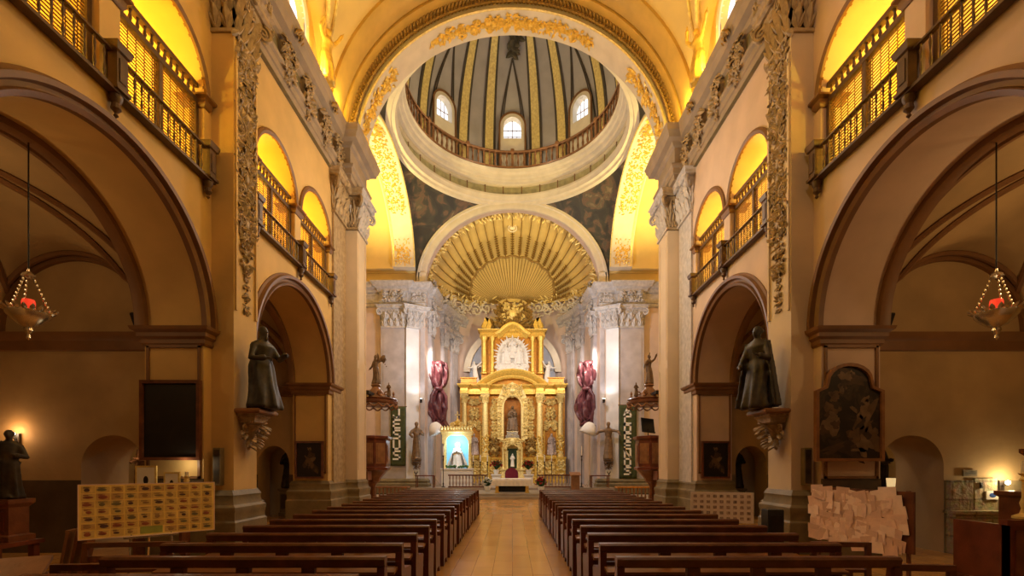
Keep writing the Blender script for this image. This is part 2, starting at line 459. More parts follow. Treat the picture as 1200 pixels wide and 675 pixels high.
    E = [(-.05,11.6),(.10,11.6),(.10,11.78),(.14,11.80),(.14,11.98),(.20,12.02),(.22,12.10),(.06,12.12),(.06,12.72),(.14,12.76),(.18,12.86),(.34,12.92),(.38,13.06),(.42,13.10),(.44,13.22),(.48,13.30),(-.05,13.36)]
    mb.extr(E, 1.0, YN)
    E2 = [(max(o-.03,0), z) for o, z in E[1:-1]]
    mb.rings(PX0, PX1, 0, PD-.02, E2)
    mb.rings(YN-.75, YF, -.3, PD-.02, E2)
    trim(mb, M_['entab'])
    mb = MB(SF(sd))
    for a, b in ((6.0,7.8),(8.6,9.4),(10.65,10.95),(11.65,12.2),(12.9,13.45),(14.15,14.7),(15.4,15.85)): mb.box(a, b, .05, .075, 12.2, 12.66)
    mb.box(1.0, YN-.8, .0, .105, 11.585, 11.605)  # dark strip painting in the shade under the architrave
    trim(mb, M_['frieze'])
    mb = MB(SF(sd))   # carved brackets in the frieze
    for i, x in enumerate((8.2, 11.3, 12.55, 13.8, 15.05, 16.2)):
        mb.rings(x-.2, x+.2, 0, .12, [(.0,12.16),(.02,12.2),(.08,12.7)])
        relief(mb, x-.32, x+.32, 11.98, 12.86, .14, 40+i, 150, .17, rise=.55)
        relief(mb, x-.14, x+.14, 11.72, 12.12, .14, 60+i, 170, .11, rise=.45)
    trim(mb, M_['relief'])
    mb = MB(SF(sd))   # gilded heads on the cornice lip
    for x in (9.95, 12.55, 15.05):
        relief(mb, x-.2, x+.2, 12.9, 13.25, .42, 80, 110, .15, rise=.5)
    trim(mb, M_['darkgold'])
    # crossing pier: front pilaster, capital at its head
    mb = MB(SF(sd))
    mb.box(YN, YF, -.0, .45, 1.2, 11.8); mb.box(YN, YF, -6.0, 0, 0, 13.3)
    for z0, z1 in ((1.6,5.3),(5.6,10.1)):
        mb.box(YN+.10, YN+.16, .45, .47, z0, z1); mb.box(YF-.16, YF-.10, .45, .47, z0, z1)
    struct('wall_pier_'+nm, mb, M_['wall_pale'], 30)
    mb = MB(SF(sd)); capital(mb, YN-.0, YF, 10.25, 11.62, .47, 4); trim(mb, M_['stucco_grey'])
    mb = MB(SF(sd) @ frame((YN,0,0),(0,1,0),(-1,0,0))); capital(mb, .0, .45, 10.25, 11.62, .04, 6); trim(mb, M_['relief'])
    mb = MB(SF(sd)); capital(mb, 16.0, YN-.1, 10.25, 11.62, .10, 8); mb.box(16.0, YN-.1, 0, .07, 1.2, 10.3); trim(mb, M_['relief'] if sd<0 else M_['stucco_grey'])

# ---------------------------------------------------------------- side chapels
CX0, CX1 = W+T, 10.35
for sd, nm in ((-1,'left'), (1,'right')):
    M = frame((sd*0,0,0), (sd,0,0), (0,-1,0))      # local x = outward, y = toward camera, z
    for bi, (c, y0, y1) in enumerate(BAYS):
        yw = y1+.28                                 # face of the cross wall
        mb = MB(M @ frame((0,-yw,0),(1,0,0),(0,1,0)))
        # cross wall with a low passage arch
        px0, px1, pz = 7.42, 8.70, 1.75
        if bi == 1: px0, px1, pz = 7.45, 8.5, 1.8
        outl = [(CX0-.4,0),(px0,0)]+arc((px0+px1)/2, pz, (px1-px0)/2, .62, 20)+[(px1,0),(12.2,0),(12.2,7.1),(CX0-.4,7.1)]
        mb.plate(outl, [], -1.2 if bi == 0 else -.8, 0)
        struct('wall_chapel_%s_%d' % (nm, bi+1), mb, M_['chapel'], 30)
        # lower dado and string course
        mb = MB(M @ frame((0,-yw,0),(1,0,0),(0,1,0)))
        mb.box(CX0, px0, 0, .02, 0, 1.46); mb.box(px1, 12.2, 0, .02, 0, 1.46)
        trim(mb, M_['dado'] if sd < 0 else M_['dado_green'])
        mb = MB(M @ frame((0,-yw,0),(1,0,0),(0,1,0)))
        mb.extr([(0,4.06),(.05,4.08),(.05,4.26),(.13,4.34),(.15,4.42),(0,4.45)], CX0, 12.0)
        ccx = (CX0+CX1)/2; rr = (CX1-CX0)/2
        mb.arch(ccx, IMP, rr, rr*.98, [(-.02,0),(-.02,.08),(-.12,.08),(-.12,0)], n=32)
        trim(mb, M_['brown'])
        # outer wall
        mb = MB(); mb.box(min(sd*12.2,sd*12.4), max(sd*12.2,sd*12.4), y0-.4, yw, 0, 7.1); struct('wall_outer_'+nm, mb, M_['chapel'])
        mb = MB(); mb.box(min(sd*(CX0-.3),sd*12.2), max(sd*(CX0-.3),sd*12.2), y0-.7, y0-.45, 0, 7.1)
        if bi == 0: struct('wall_chapel_near_'+nm, mb, M_['chapel'])
        # groin vault over the chapel
        hb = (y1-y0)/2+.25
        def zv(x, y):
            u = min(1, abs(x-ccx)/rr); v = min(1, abs(y-c)/hb)
            return IMP+max(rr*.98*math.sqrt(max(0,1-u*u)), 2.12*math.sqrt(max(0,1-v*v)))
        mb = MB(); nx, ny = 28, 34; vs = []; fs = []
        for i in range(nx+1):
            for j in range(ny+1):
                x = ccx-rr*math.cos(PI*i/nx); y = c-hb*math.cos(PI*j/ny)
                vs.append((sd*x, y, zv(x, y)+.02))
        for i in range(nx):
            for j in range(ny):
                a = i*(ny+1)+j; fs.append((a, a+1, a+ny+2, a+ny+1))
        mb.add(vs, fs)
        mb.box(min(sd*CX0,sd*12.2), max(sd*CX0,sd*12.2), y0-.4, yw, 6.95, 7.1)
        # lower flat lid over the outer aisle strip
        mb.box(min(sd*CX1,sd*12.2), max(sd*CX1,sd*12.2), y0-.4, yw, IMP, IMP+.12)
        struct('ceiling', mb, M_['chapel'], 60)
        # painted rib bands outlining the four vault fields
        mb = MB()
        def band(fn, n=26, r=.06):
            pts = [fn(i/n) for i in range(n+1)]
            mb.tube([(sd*x, y, zv(x,y)-.005) for x, y in pts], r, 6)
        for off in (.12,):
            for sy in (-1, 1):
                for sx in (-1, 1):
                    # along the diagonals, either side
                    band(lambda q: (ccx+sx*rr*(.995-q*.93), c+sy*hb*(.90-q*.90+.0)))
                    band(lambda q: (ccx+sx*rr*(.86-q*.86), c+sy*hb*(.995-q*.93)))
        for s_ in (-1, 1):
            band(lambda q: (ccx+s_*rr*.93, c-hb*.86+q*hb*1.72))
            band(lambda q: (ccx-rr*.80+q*rr*1.6, c+s_*hb*.95))
        trim(mb, M_['brown'])

# ---------------------------------------------------------------- nave vault
VA, VB = 6.12, 5.62
mb = MB(); NY, NT = 110, 72; vs = []; fs = []
LUN = [(7.11,1.75,2.7),(13.44,1.75,2.7)]
def zl(y):
    z = 0
    for c, r, h in LUN:
        u = abs(y-c)/r
        if u < 1: z = max(z, h*math.sqrt(1-u*u))
    return z
ys = [1.0+16.25*i/NY for i in range(NY+1)]
for y in ys:
    for j in range(NT+1):
        a = PI*j/NT
        vs.append((VA*math.cos(a), y, ZC+.15+max(VB*math.sin(a), zl(y))))
for i in range(NY):
    for j in range(NT):
        a = i*(NT+1)+j; fs.append((a, a+1, a+NT+2, a+NT+1))
mb.add(vs, fs)
struct('ceiling', mb, M_['vault'], 40)
mb = MB()
for y in (9.95, 16.3, 17.0):
    wd = .46 if y < 17 else .2; t_ = .10 if y < 17 else .16
    mb.arch(0, ZC+.15, VA, VB, [(.05,-wd),(-t_,-wd),(-t_-.05,-wd+.1),(-t_-.05,wd-.1),(-t_,wd),(.05,wd)], n=64, y=y)
trim(mb, M_['band'])
mb = MB()
for c, r, h in LUN:
    for sx in (-1, 1):
        pts = []; pts2=[]
        for i in range(31):
            u = -1+2*i/30; z = h*math.sqrt(max(0,1-u*u)); a = math.asin(min(1, z/VB))
            pts.append((sx*(VA*math.cos(a)-.06), c+u*r, ZC+.1+z))
            z2 = z*1.16+.12; a2 = math.asin(min(1,z2/VB)); pts2.append((sx*(VA*math.cos(a2)-.03), c+u*r*1.14, ZC+.13+z2))
        mb.tube(pts, .07, 6); mb.tube(pts2, .05, 6)
trim(mb, M_['gold2'])
wi = 0
for c, r, h in LUN:                          # lunette walls and windows
    for sx in (-1, 1):
        mb = MB(frame((sx*VA,c,0),(0,1,0),(-sx,0,0)))
        o_ = [(-r,ZC-.1)]+arc(0, ZC+.15, r, h, 24)+[(r,ZC-.1)]
        hl = [(-.62,ZC+.75)]+arc(0, ZC+1.65, .62, .62, 14)+[(.62,ZC+.75)]
        mb.plate(o_, [hl], -.25, 0); struct('wall_lunette', mb, M_['vault'], 30)
        wi += 1; mb = MB(frame((sx*VA,c,0),(0,1,0),(-sx,0,0)))
        mb.plate([(x*.98, z) for x, z in hl], [], -.24, -.20)
        struct('window_%d' % wi, mb, glow('sky_lit_glass', (.62,.70,1), 1.3))
        f = MB(frame((sx*VA,c,0),(0,1,0),(-sx,0,0)))
        f.box(-.02,.02,-.19,-.15,ZC+.75,ZC+2.25); f.box(-.62,.62,-.19,-.15,ZC+1.6,ZC+1.64)
        f.arch(0, ZC+1.65, .62, .62, [(0,-.05),(0,.05),(.14,.08),(.18,-.02)], n=20)
        f.box(-.80,-.62,-.02,.06,ZC+.7,ZC+1.65); f.box(.62,.80,-.02,.06,ZC+.7,ZC+1.65)
        o = f.build('window_frame', M_['white'], bpy.data.objects['window_%d' % wi])

# ---------------------------------------------------------------- crossing: front arch
mb = MB(BF(YN))
o_ = [(-W-6,ZC-.2),(-AX,ZC-.2)]+arc(0, ZC, AX, AZ, 72)+[(AX,ZC-.2),(W+6,ZC-.2),(W+6,20),(-W-6,20)]
mb.plate(o_, [], YN-YF, 0)
struct('wall_crossing_front', mb, M_['white'], 30)
mb = MB(BF(YN))
mb.arch(0, ZC, AX, AZ, [(-.0,-.03),(-.03,.02),(-.0,.07),(.05,.04),(.05,-.03)], n=80)
mb.arch(0, ZC, AX, AZ, [(.47,-.03),(.44,.07),(.50,.12),(.56,.08),(.56,-.03)], n=80)
trim(mb, M_['gold2'])
mb = MB(BF(YN)); rnd = random.Random(3)
for i in range(130):                          # carved garland round the arch face
    a = PI*(i+.5)/130
    rr_ = .26
    p = V(((AX+rr_)*math.cos(a), .03, ZC+(AZ+rr_)*math.sin(a))); t = V((-math.sin(a),0,math.cos(a))); rd = V((math.cos(a),0,math.sin(a)))
    sg = 1 if a < PI/2 else -1
    for k in (-1, 1):
        mb.leaf(p-t*sg*.1+rd*k*.03, t*sg+rd*k*.55, (0,1,0), .30, .15, .5, .4)
    mb.ell(tuple(p+V((0,.07,0))), .055, 6, 5)
trim(mb, M_['darkgold'])
def on_soffit(mb, a, half, seed, n, size):
    """carved trophy on the arch soffit at angle a, spread over +-half radians"""
    rnd = random.Random(seed)
    for i in range(n):
        u = rnd.uniform(0, 1); v = rnd.uniform(-1, 1)*(1-.6*u)
        for s in (-1, 1):
            b = a+s*u*half
            nrm = -V((math.cos(b),0,math.sin(b))); t = V((-math.sin(b),0,math.cos(b)))*s
            p = V((AX*math.cos(b), (YN+YF)/2+v*.28, ZC+AZ*math.sin(b)))
            d = t*rnd.uniform(.2,1)+V((0,rnd.uniform(-1,1),0))
            mb.leaf(p, d, nrm, size*rnd.uniform(.7,1.4), size*.5, .25, .15)
    b = a; nrm = -V((math.cos(b),0,math.sin(b)))
    mb.ell(tuple(V((AX*math.cos(b), (YN+YF)/2, ZC+AZ*math.sin(b)))+nrm*.0), .11, 8, 6)
mb = MB()
for a, h_, s_, n_ in ((PI/2,.10,1,70),(PI/2-.20,.05,2,22),(PI/2+.20,.05,3,22),(PI/2-.12,.04,6,22),(PI/2+.12,.04,7,22),(PI/2-.30,.045,4,18),(PI/2+.30,.045,5,18),(PI/2-.38,.05,8,14),(PI/2+.38,.05,9,14),(PI/2-.46,.035,10,10),(PI/2+.46,.035,11,10),(PI/2-.53,.03,12,6),(PI/2+.53,.03,13,6)):
    on_soffit(mb, a, h_, s_, n_, .22)
for s in (0, 1):
    for a in (.10,.2,.3,.42,.52,.62):
        on_soffit(mb, a if s == 0 else PI-a, .055, int(a*100)+s, 20, .24)
trim(mb, M_['gold'])

# ---------------------------------------------------------------- crossing: back wall (chancel arch), side arches
mb = MB(BF(YB))
o_ = [(-12,0),(-AX,0)]+arc(0, ZC, AX, AZ, 72)+[(AX,0),(12,0),(12,18.5),(-12,18.5)]
mb.plate(o_, [], -.5, 0); struct('wall_back', mb, M_['pinkwall'], 30)
mb = MB(BF(YB))
mb.arch(0, ZC+.3, AX, AZ-.3, [(-.05,-.05),(-.05,.10),(.08,.16),(.30,.16),(.36,.24),(.50,.24),(.56,.02),(.56,-.05)], n=72)
for s in (-1, 1): mb.box(min(s*5.5,s*6.0), max(s*5.5,s*6.0), -.1, .24, ZC+.25, ZC+.95)
trim(mb, M_['white'])
for sd, nm in ((-1,'left'), (1,'right')):
    M = frame((sd*S,YD,0), (0,1,0), (-sd,0,0))
    z1 = 14.22; b1 = 18.24-14.22+.05
    mb = MB(M)
    hw = S; ax = S-.75
    zb = 14.2; o_ = [(-hw,zb),(-ax,zb),(-ax,zb+.02)]+arc(0, z1, ax, b1, 56)[1:-1]+[(ax,zb+.02),(ax,zb),(hw,zb),(hw,18.5),(-hw,18.5)]
    mb.plate(o_, [], -1.35, 0); struct('wall_transept_'+nm, mb, M_['white'], 30)
    ax2 = ax+.25
    mb = MB(M); o_ = [(-hw,zb),(-ax2,zb),(-ax2,z1)]+arc(0, z1, ax2, b1+.2, 56)[1:-1]+[(ax2,z1),(ax2,zb),(hw,zb),(hw,19),(-hw,19)]
    mb.plate(o_, [], -5.5, -1.35); struct('wall_transept_'+nm, mb, M_['vault'], 30)
    mb = MB(M); mb.box(-hw, hw, -5.7, -5.5, 0, 19); struct('wall_transept_end_'+nm, mb, M_['vault'])
    mb = MB(M)
    mb.arch(0, z1, ax, b1, [(-.0,-.0),(-.04,.03),(0,.08),(.08,.05),(.08,0)], n=60)
    mb.arch(0, z1, ax, b1, [(-.05,-1.28),(-.05,-1.18),(.03,-1.18),(.03,-1.28)], n=60)
    trim(mb, M_['gold2'])
    mb = MB(M); rnd = random.Random(12)         # gilded ornament on the side arch soffit
    for a, kk, sz in [(.08,12,.25),(.14,16,.27),(.20,9,.28),(.27,12,.25),(.34,5,.22)]+[(.75+.085*i,14,.27) for i in range(19)]:
        for sgn in (0, 1):
            aa = a if sgn == 0 else PI-a
            if a > PI/2-.1 and sgn: continue
            for k in range(kk):
                b = aa+rnd.uniform(-.045,.045); v = rnd.uniform(0,.42)
                nrm = -V((math.cos(b),0,math.sin(b)))
                for s in (-1, 1):
                    p = V((ax*math.cos(b), -.67+s*v, z1+b1*math.sin(b)))
                    d = V((-math.sin(b),0,math.cos(b)))*rnd.uniform(-.6,1)+V((0,s*rnd.uniform(-.3,1),0))
                    mb.leaf(p, d, nrm, sz*.72*rnd.uniform(.7,1.3), sz*.34, .2, .12)
    trim(mb, M_['gold'])
# back piers: pilasters, capitals, entablature, attic band
for sd, nm in ((-1,'left'), (1,'right')):
    M = BF(YB) @ frame((0,0,0),(sd,0,0),(0,1,0))
    mb = MB(M); mb.box(6.7, 8.35, 0, .30, .8, 10.6); mb.box(6.86, 8.19, .30, .33, 1.9, 10.2); mb.box(5.62, 5.9, 0, .05, .8, 10.6)
    struct('wall_pilaster_'+nm, mb, M_['marble'])
    mb = MB(M); mb.rings(5.5, 8.5, -.3, .35, [(.2,0),(.2,.6),(.12,.68),(.15,.8),(.05,.95)]); trim(mb, M_['stone'])
    mb = MB(M); mb.add([(x,y,z) for z in (.9,10.6) for x,y in ((6.72,.42),(5.62,-.22),(5.7,-.4),(6.8,.1))],[(0,1,5,4),(1,2,6,5),(2,3,7,6),(3,0,4,7),(0,3,2,1),(4,5,6,7)]); struct('wall_pilaster_'+nm, mb, M_['litmarble'], 0)
    mb = MB(M); capital(mb, 6.75, 8.3, 10.5, 11.9, .34, 7); trim(mb, M_['stucco_grey'])
    mb = MB(M); mb.M = M @ frame((6.17,.10,0),(.86,.50,0),(-.50,.86,0)); capital(mb, -.6, .6, 10.5, 11.9, .08, 7); trim(mb, M_['stucco_grey'])
    mb = MB(M)
    E3 = [(0,11.9),(.04,11.95),(.04,12.1),(.10,12.14),(.02,12.18),(.02,12.75),(.14,12.8),(.18,12.95),(.36,13.05),(.42,13.2),(.5,13.3),(.5,13.36)]
    mb.rings(6.7, 8.4, -.3, .32, E3); mb.rings(5.6, 9.6, -.3, .08, E3)
    trim(mb, M_['stucco_grey'])
    mb = MB(M); relief(mb, 6.85, 8.25, 12.15, 12.8, .36, 21, 110, .22, rise=.6); relief(mb, 5.6, 6.4, 12.2, 12.75, .1, 22, 90, .2); trim(mb, M_['stucco_grey'])
    mb = MB(M); mb.rings(5.75, 9.8, -.4, .02, [(.05,13.36),(.05,13.5),(0,13.52),(0,14.05),(.08,14.1),(.08,14.2)]); trim(mb, M_['vault'])

# ---------------------------------------------------------------- pendentives, ring, dome
kz = (18.5-ZC)/S
for qi in range(4):
    vs=[];fs=[];na,nr=40,14
    for i in range(na+1):
        a = PI/2*(i/na)+qi*PI/2
        rmax = S/max(abs(math.cos(a)),abs(math.sin(a)))
        for j in range(nr+1):
            r = S+(rmax-S)*j/nr
            vs.append((r*math.cos(a), YD+r*math.sin(a), ZC+kz*math.sqrt(max(0,2*S*S-r*r))))
    for i in range(na):
        for j in range(nr):
            k=i*(nr+1)+j; fs.append((k,k+1,k+nr+2,k+nr+1))
    struct('ceiling', MB().add(vs,fs), M_['fresco'], 60)
mb = MB()
RP = [(6.35,18.38),(6.06,18.40),(6.0,18.52),(5.84,18.56),(5.80,18.72),(5.74,18.80),(5.74,18.92),(5.96,18.95),(6.0,19.0),(6.0,19.5),(5.93,19.54),(5.90,19.62),(5.70,19.66),(5.66,19.80),(5.52,19.86),(5.50,20.02),(5.38,20.1),(5.36,20.3),(5.40,20.34),(6.6,20.36)]
mb.lathe(RP, (0,YD,0), 128, cap=False); trim(mb, M_['white'], 25)
mb = MB()
for k in range(32):
    a = 2*PI*(k+.5)/32
    mb.M = frame((0,YD,0),(-math.sin(a),math.cos(a),0),(-math.cos(a),-math.sin(a),0))
    mb.box(-.03,.03,-6.03,-5.95,18.98,19.52)
trim(mb, M_['brown'])
mb = MB(); mb.lathe([(5.985,19.03),(5.975,19.06),(5.975,19.44),(5.985,19.47)],(0,YD,0),128,cap=False); trim(mb, mat('ring_frieze',(.36,.32,.17),.6,.25,3), 25)
# dome shell: cream below, cool grey above, windows cut through
DA, DB, DZ = 6.1, 8.2, 21.6
def dome_p(a, f, off=0):
    """a: azimuth, f: elevation angle"""
    r = (DA+off)*math.cos(f); return V((r*math.sin(a), YD+r*math.cos(a), DZ+(DB+off)*math.sin(f)))
m = mat('dome_plaster', (.42,.385,.38), .7, .1, 1.2); N,L,b = nodes(m)
M_['dome'] = m
mb = MB(); vs=[];fs=[];NA,NF=160,40
for i in range(NA):
    a = 2*PI*i/NA
    vs.append((6.1*math.sin(a), YD+6.1*math.cos(a), 20.3))
    for j in range(NF+1):
        f = (PI/2*.985)*j/NF; p = dome_p(a, f); vs.append(tuple(p))
for i in range(NA):
    a = 2*PI*(i+.5)/NA; d = min(abs((a-PI/4*k+PI) % (2*PI)-PI) for k in range(9))
    for j in range(NF+1):
        k = i*(NF+2)+j; k2 = ((i+1) % NA)*(NF+2)+j
        if j == 0: 
            fs.append((k,k2,k2+1,k+1)); continue
        z0 = DZ+DB*math.sin(PI/2*.985*(j-.5)/NF)
        if d < .115 and 22.35 < z0 < 23.85: continue
        fs.append((k,k2,k2+1,k+1))
mb.add(vs,fs); struct('ceiling', mb, M_['dome'], 60)
mb = MB(); mk = MB(); ml = MB()
for k in range(8):
    for s in (-1,1):
        a = PI/4*k+s*math.radians(14.3)
        for lst, wd, off in ((mb,.17,-.09),(mk,.05,-.10),(mk,.05,-.10)):
            sh = 0
            if lst is mk: sh = .21 if off == -.10 and wd == .05 else 0
        def rib(dst, sh, wd, t_):
            pts=[];Ns=[];Bs=[]
            for i in range(34):
                f = -.14+(PI/2*.97+.14)*i/33
                p = dome_p(a, max(f,0)); 
                if f < 0: p.z = DZ+DB*f*1.0
                e = V((math.cos(a),-math.sin(a),0)); taper = 1 if f < 0 else max(.25, math.cos(f))
                nrm = (V((0,YD,DZ))-p); nrm.normalize()
                pts.append(p+e*sh*taper); Ns.append(e*taper); Bs.append(nrm)
            dst.sweep(pts,Ns,Bs,[(-wd,-.02),(-wd,t_),(wd,t_),(wd,-.02)])
        rib(mb, 0, .26, .12); rib(mk, .34, .075, .09); rib(mk, -.34, .075, .09)
    # pointed severies over each window: dark lines from the drum to a point
    a0 = PI/4*k
    for s in (-1,1):
        for wdt, rr_ in ((.155,.05),(.125,.035)):
            pts = []
            for i in range(26):
                q = i/25; f = -.13+q*.80; w_ = wdt*(1-max(0,(q-.05)/.95)**2.2)
                p = dome_p(a0+s*w_, max(0,f), -.04)
                if f < 0: p.z = DZ+DB*f
                pts.append(p)
            mk.tube(pts, rr_, 5)
trim(mb, M_['gold2']); trim(mk, mat('dome_dark_line', (.07,.055,.04), .6, .2, 4))
mb = MB()                                     # foliage drops hanging from the crown, small finials on the drum
for k in range(8):
    a0 = PI/4*k; rnd = random.Random(k)
    for i in range(60):
        q = rnd.random(); f = .70+q*.42; da = rnd.uniform(-1,1)*.10*math.sin(PI*min(1,q+.1))
        p = dome_p(a0+da, f, -.05); nrm = (V((0,YD,DZ))-p).normalized(); t=V((math.cos(a0),-math.sin(a0),0))
        mb.leaf(p, t*rnd.uniform(-1,1)+nrm.cross(t)*rnd.uniform(-1,1), nrm, .5, .3, .6, .4)
trim(mb, mat('dome_dark_foliage', (.10,.085,.06), .6, .3, 4))
for k in range(8):                            # eight dome windows
    wi += 1; a = PI/4*k
    M = frame((0,YD,0),(math.cos(a),-math.sin(a),0),(-math.sin(a),-math.cos(a),0))
    hw = .56; hl = [(-hw,22.45)]+arc(0,23.25,hw,hw,14)+[(hw,22.45)]
    mb = MB(M); mb.plate(hl, [], -6.22, -6.18); w_ = struct('window_%d' % wi, mb, glow('day_lit_glass', (.86,.93,1), 1.7))
    f = MB(M); out = [(-hw-.22,20.4)]+arc(0,23.25,hw+.22,hw+.22,18)+[(hw+.22,20.4)]
    inn = [(-hw,22.45)]+arc(0,23.25,hw,hw,14)+[(hw,22.45)]
    f.plate(out, [inn], -6.3, -5.72); f.build('window_frame', M_['white'], w_, 30)
    f = MB(M); f.box(-.025,.025,-6.17,-6.12,22.45,23.8)
    for z in (22.8,23.2): f.box(-hw,hw,-6.17,-6.12,z-.02,z+.02)
    f.box(-.3,-.27,-6.17,-6.12,22.45,23.7); f.box(.27,.3,-6.17,-6.12,22.45,23.7)
    f.build('glazing_bars', M_['statue_grey'], w_)
    f = MB(M); f.arch(0,23.25,hw+.2,hw+.2,[(0,-5.74),(0,-5.66),(.1,-5.66),(.1,-5.74)],n=20)
    for s in (-1,1): f.box(min(s*(hw+.2),s*(hw+.3)),max(s*(hw+.2),s*(hw+.3)),-5.74,-5.66,20.4,23.25)
    f.build('window_moulding', M_['brown'], w_)

# ---------------------------------------------------------------- apse
def plan(psi): return V((5.6*math.sin(psi)**.5, YB+.2+8.2*math.cos(psi), 0))
mb = MB(); vs=[];fs=[];n=40
for s in (-1,1):
    base=len(vs)
    for i in range(n+1):
        p = plan(PI/2*(1-i/n*.985)); zt = 13.3+1.5*math.cos(PI/2*(1-i/n))
        vs += [(s*p.x,p.y,0),(s*p.x,p.y,zt+.4)]
    for i in range(n): k=base+2*i; fs.append((k,k+1,k+3,k+2))
mb.add(vs,fs); mb.box(-4,4,39.2,39.4,0,15.5)
struct('wall_apse', mb, M_['pinkwall'], 60)
def conch(psi, a, off=0):
    s = math.sin(psi)
    return V(((5.6-off)*math.cos(a)*s**.6, YB+.2+(8.0-off)*math.cos(psi), ZC+.25+1.5*math.cos(psi)+(5.0-off)*math.sin(a)*s**.95))
NFL = 26
def conch_flute(psi, a):
    ph = (a/PI*NFL) % 1; amp = .13*math.sin(psi)**1.2
    return conch(psi, a, -amp*(math.sin(PI*ph))+.1)
mb = MB(); vs=[];fs=[];na,npz=NFL*8,36
for i in range(na+1):
    for j in range(npz+1):
        vs.append(tuple(conch_flute(.03+(PI/2-.05)*j/npz, PI*i/na)))
for i in range(na):
    for j in range(npz):
        k=i*(npz+1)+j; fs.append((k,k+1,k+npz+2,k+npz+1))
mb.add(vs,fs); struct('ceiling', mb, M_['vault'], 70)
mb = MB(); p1f = lambda a: .30+.42*math.sin(min(PI,max(0,a)))**.8
for i in range(1,NFL):
    a = PI*i/NFL
    p_=p1f(a); mb.tube([conch(p_+(PI/2-.07-p_)*q/14, a, .12) for q in range(15)], .03, 5)
for i in range(1, NFL*2):
    a = PI*i/NFL/2
    mb.tube([conch(.08+(p1f(a)-.08)*q/10, a, .14) for q in range(11)], .02, 4)
mb.tube([conch(p1f(PI*i/144)+.03*abs(math.sin(i/144*PI*NFL/2)), PI*i/144, .16) for i in range(145)], .07, 6)
trim(mb, M_['darkgold'])
mb = MB()                                     # laurel sprays along the flutes, gilded rim, rocaille border
for i in range(1,NFL):
    a = PI*i/NFL
    if i % 2 and False: continue
    for q in range(9):
        ps = p1f(a)+.05+.040*q*(1.0 if i % 2 else .85)
        p = conch(ps, a, .15); p2 = conch(ps+.03, a, .15); t=(p2-p).normalized()
        nrm = (V((0,33,14.5))-p).normalized(); sd_ = t.cross(nrm)
        for s in (-1,1): mb.leaf(p, t+sd_*s*.6, nrm, .30, .15, .25, .2)
trim(mb, M_['darkgold'])
mb = MB(); mb.ell(tuple(conch(1.22,PI/2,.15)),(.22,.12,.16),12,8); mb.tube([conch(1.22,PI/2,.2)+V((.3*math.cos(q*PI/8),0,.24*math.sin(q*PI/8))) for q in range(17)],.04,6); trim(mb, M_['white'])
mb = MB(); rnd = random.Random(8)
for i in range(300):
    a = PI*rnd.random(); p = conch(PI/2-.05-rnd.random()*.05, a, .05); nrm = (V((0,32,14))-p).normalized()
    mb.leaf(p, V((rnd.uniform(-1,1),.3,rnd.uniform(-1,1))), nrm, .33, .2, .5, .4)
for s in (-1,1):
    for i in range(60):
        ps = .10+1.35*rnd.random(); drop = rnd.random()**1.6*.7*(1-.3*math.sin(ps))
        p = conch(ps, 0 if s > 0 else PI, .12)+V((0,-.05,.35-drop)); nrm=V((-s*.7,-.7,0))
        mb.leaf(p, V((rnd.uniform(-1,1),-.2,rnd.uniform(-1,1))), nrm, .36, .2, .6, .4)
trim(mb, M_['gold2'])
mb = MB()                                     # white rocaille scrolls under the shell
for s in (-1,1):
    for i in range(9):
        ps = .2+.145*i; p = conch(ps, 0 if s > 0 else PI, .10)
        c = p+V((0,-.06,-.35-.25*(i % 2)))
        t = (conch(ps+.05,0 if s>0 else PI,.1)-p); t.z=0; t.normalize()
        mb.spiral(c, t, (0,0,1), .42, 1.4, .07, a0=PI/2, n=20, hand=1 if i % 2 else -1)
        for k in range(10):
            mb.leaf(c+t*rnd.uniform(-.5,.5)+V((0,0,rnd.uniform(-.5,.5))), V((rnd.uniform(-1,1),0,rnd.uniform(-1,1))), V((-s*.7,-.7,0)), .35,.2,.5,.4)
trim(mb, M_['white'])
mb = MB(BF(38.0)); mb.plate([(-3.4,4)]+arc(0,9.2,3.4,3.2,30)+[(3.4,4)],[],-.1,0); struct('wall_niche', mb, M_['bluewall'], 30)
mb = MB(BF(38.0)); mb.arch(0,9.2,3.4,3.2,[(-.05,-.05),(-.05,.2),(.1,.25),(.3,.2),(.45,.25),(.5,-.05)],n=40); trim(mb, M_['white'])
for sd, nm in ((-1,'left'),(1,'right')):      # pilasters, capitals, entablature round the apse
    for ps, w_, kk in ((1.42,.9,0),(1.0,.8,1),(.74,.8,2)):
        p = plan(ps); p2 = plan(ps-.05); t=(p2-p).normalized(); t.x*=1
        ex = V((sd*t.x,t.y,0)); ey = V((-sd*abs(t.y),-abs(t.x),0)).normalized()
        M = frame((sd*p.x,p.y,0), ex, ey)
        mb = MB(M); mb.box(-w_/2,w_/2,-.15,.22,.4,10.6); mb.box(-w_/2+.12,w_/2-.12,.22,.25,2,10.2); struct('wall_pilaster_'+nm, mb, M_['marble'])
        mb = MB(M); capital(mb,-w_/2,w_/2,10.4,11.9,.25,kk); trim(mb, M_['stucco_grey'])
        mb = MB(M); mb.rings(-w_/2-.05,w_/2+.05,-.2,.25,E3); relief(mb,-w_/2,w_/2,12.2,12.75,.3,kk,100,.2); relief(mb,-w_/2,w_/2,13.3,14.0,.3,kk+5,90,.25); trim(mb, M_['stucco_grey'])
    mb = MB(); pts=[];Ns=[];Bs=[]
    for i in range(33):
        ps = 1.5-1.05*i/32; p = plan(ps); p2=plan(ps-.03); t=(p2-p).normalized()
        pts.append((sd*p.x,p.y,0)); Ns.append(V((-sd*abs(t.y),-abs(t.x),0)).normalized()); Bs.append(V((0,0,1)))
    mb.sweep(pts,Ns,Bs,[(o-.1,z) for o,z in E3]+[(-.2,13.36),(-.2,11.9)]); trim(mb, M_['stucco_grey'])
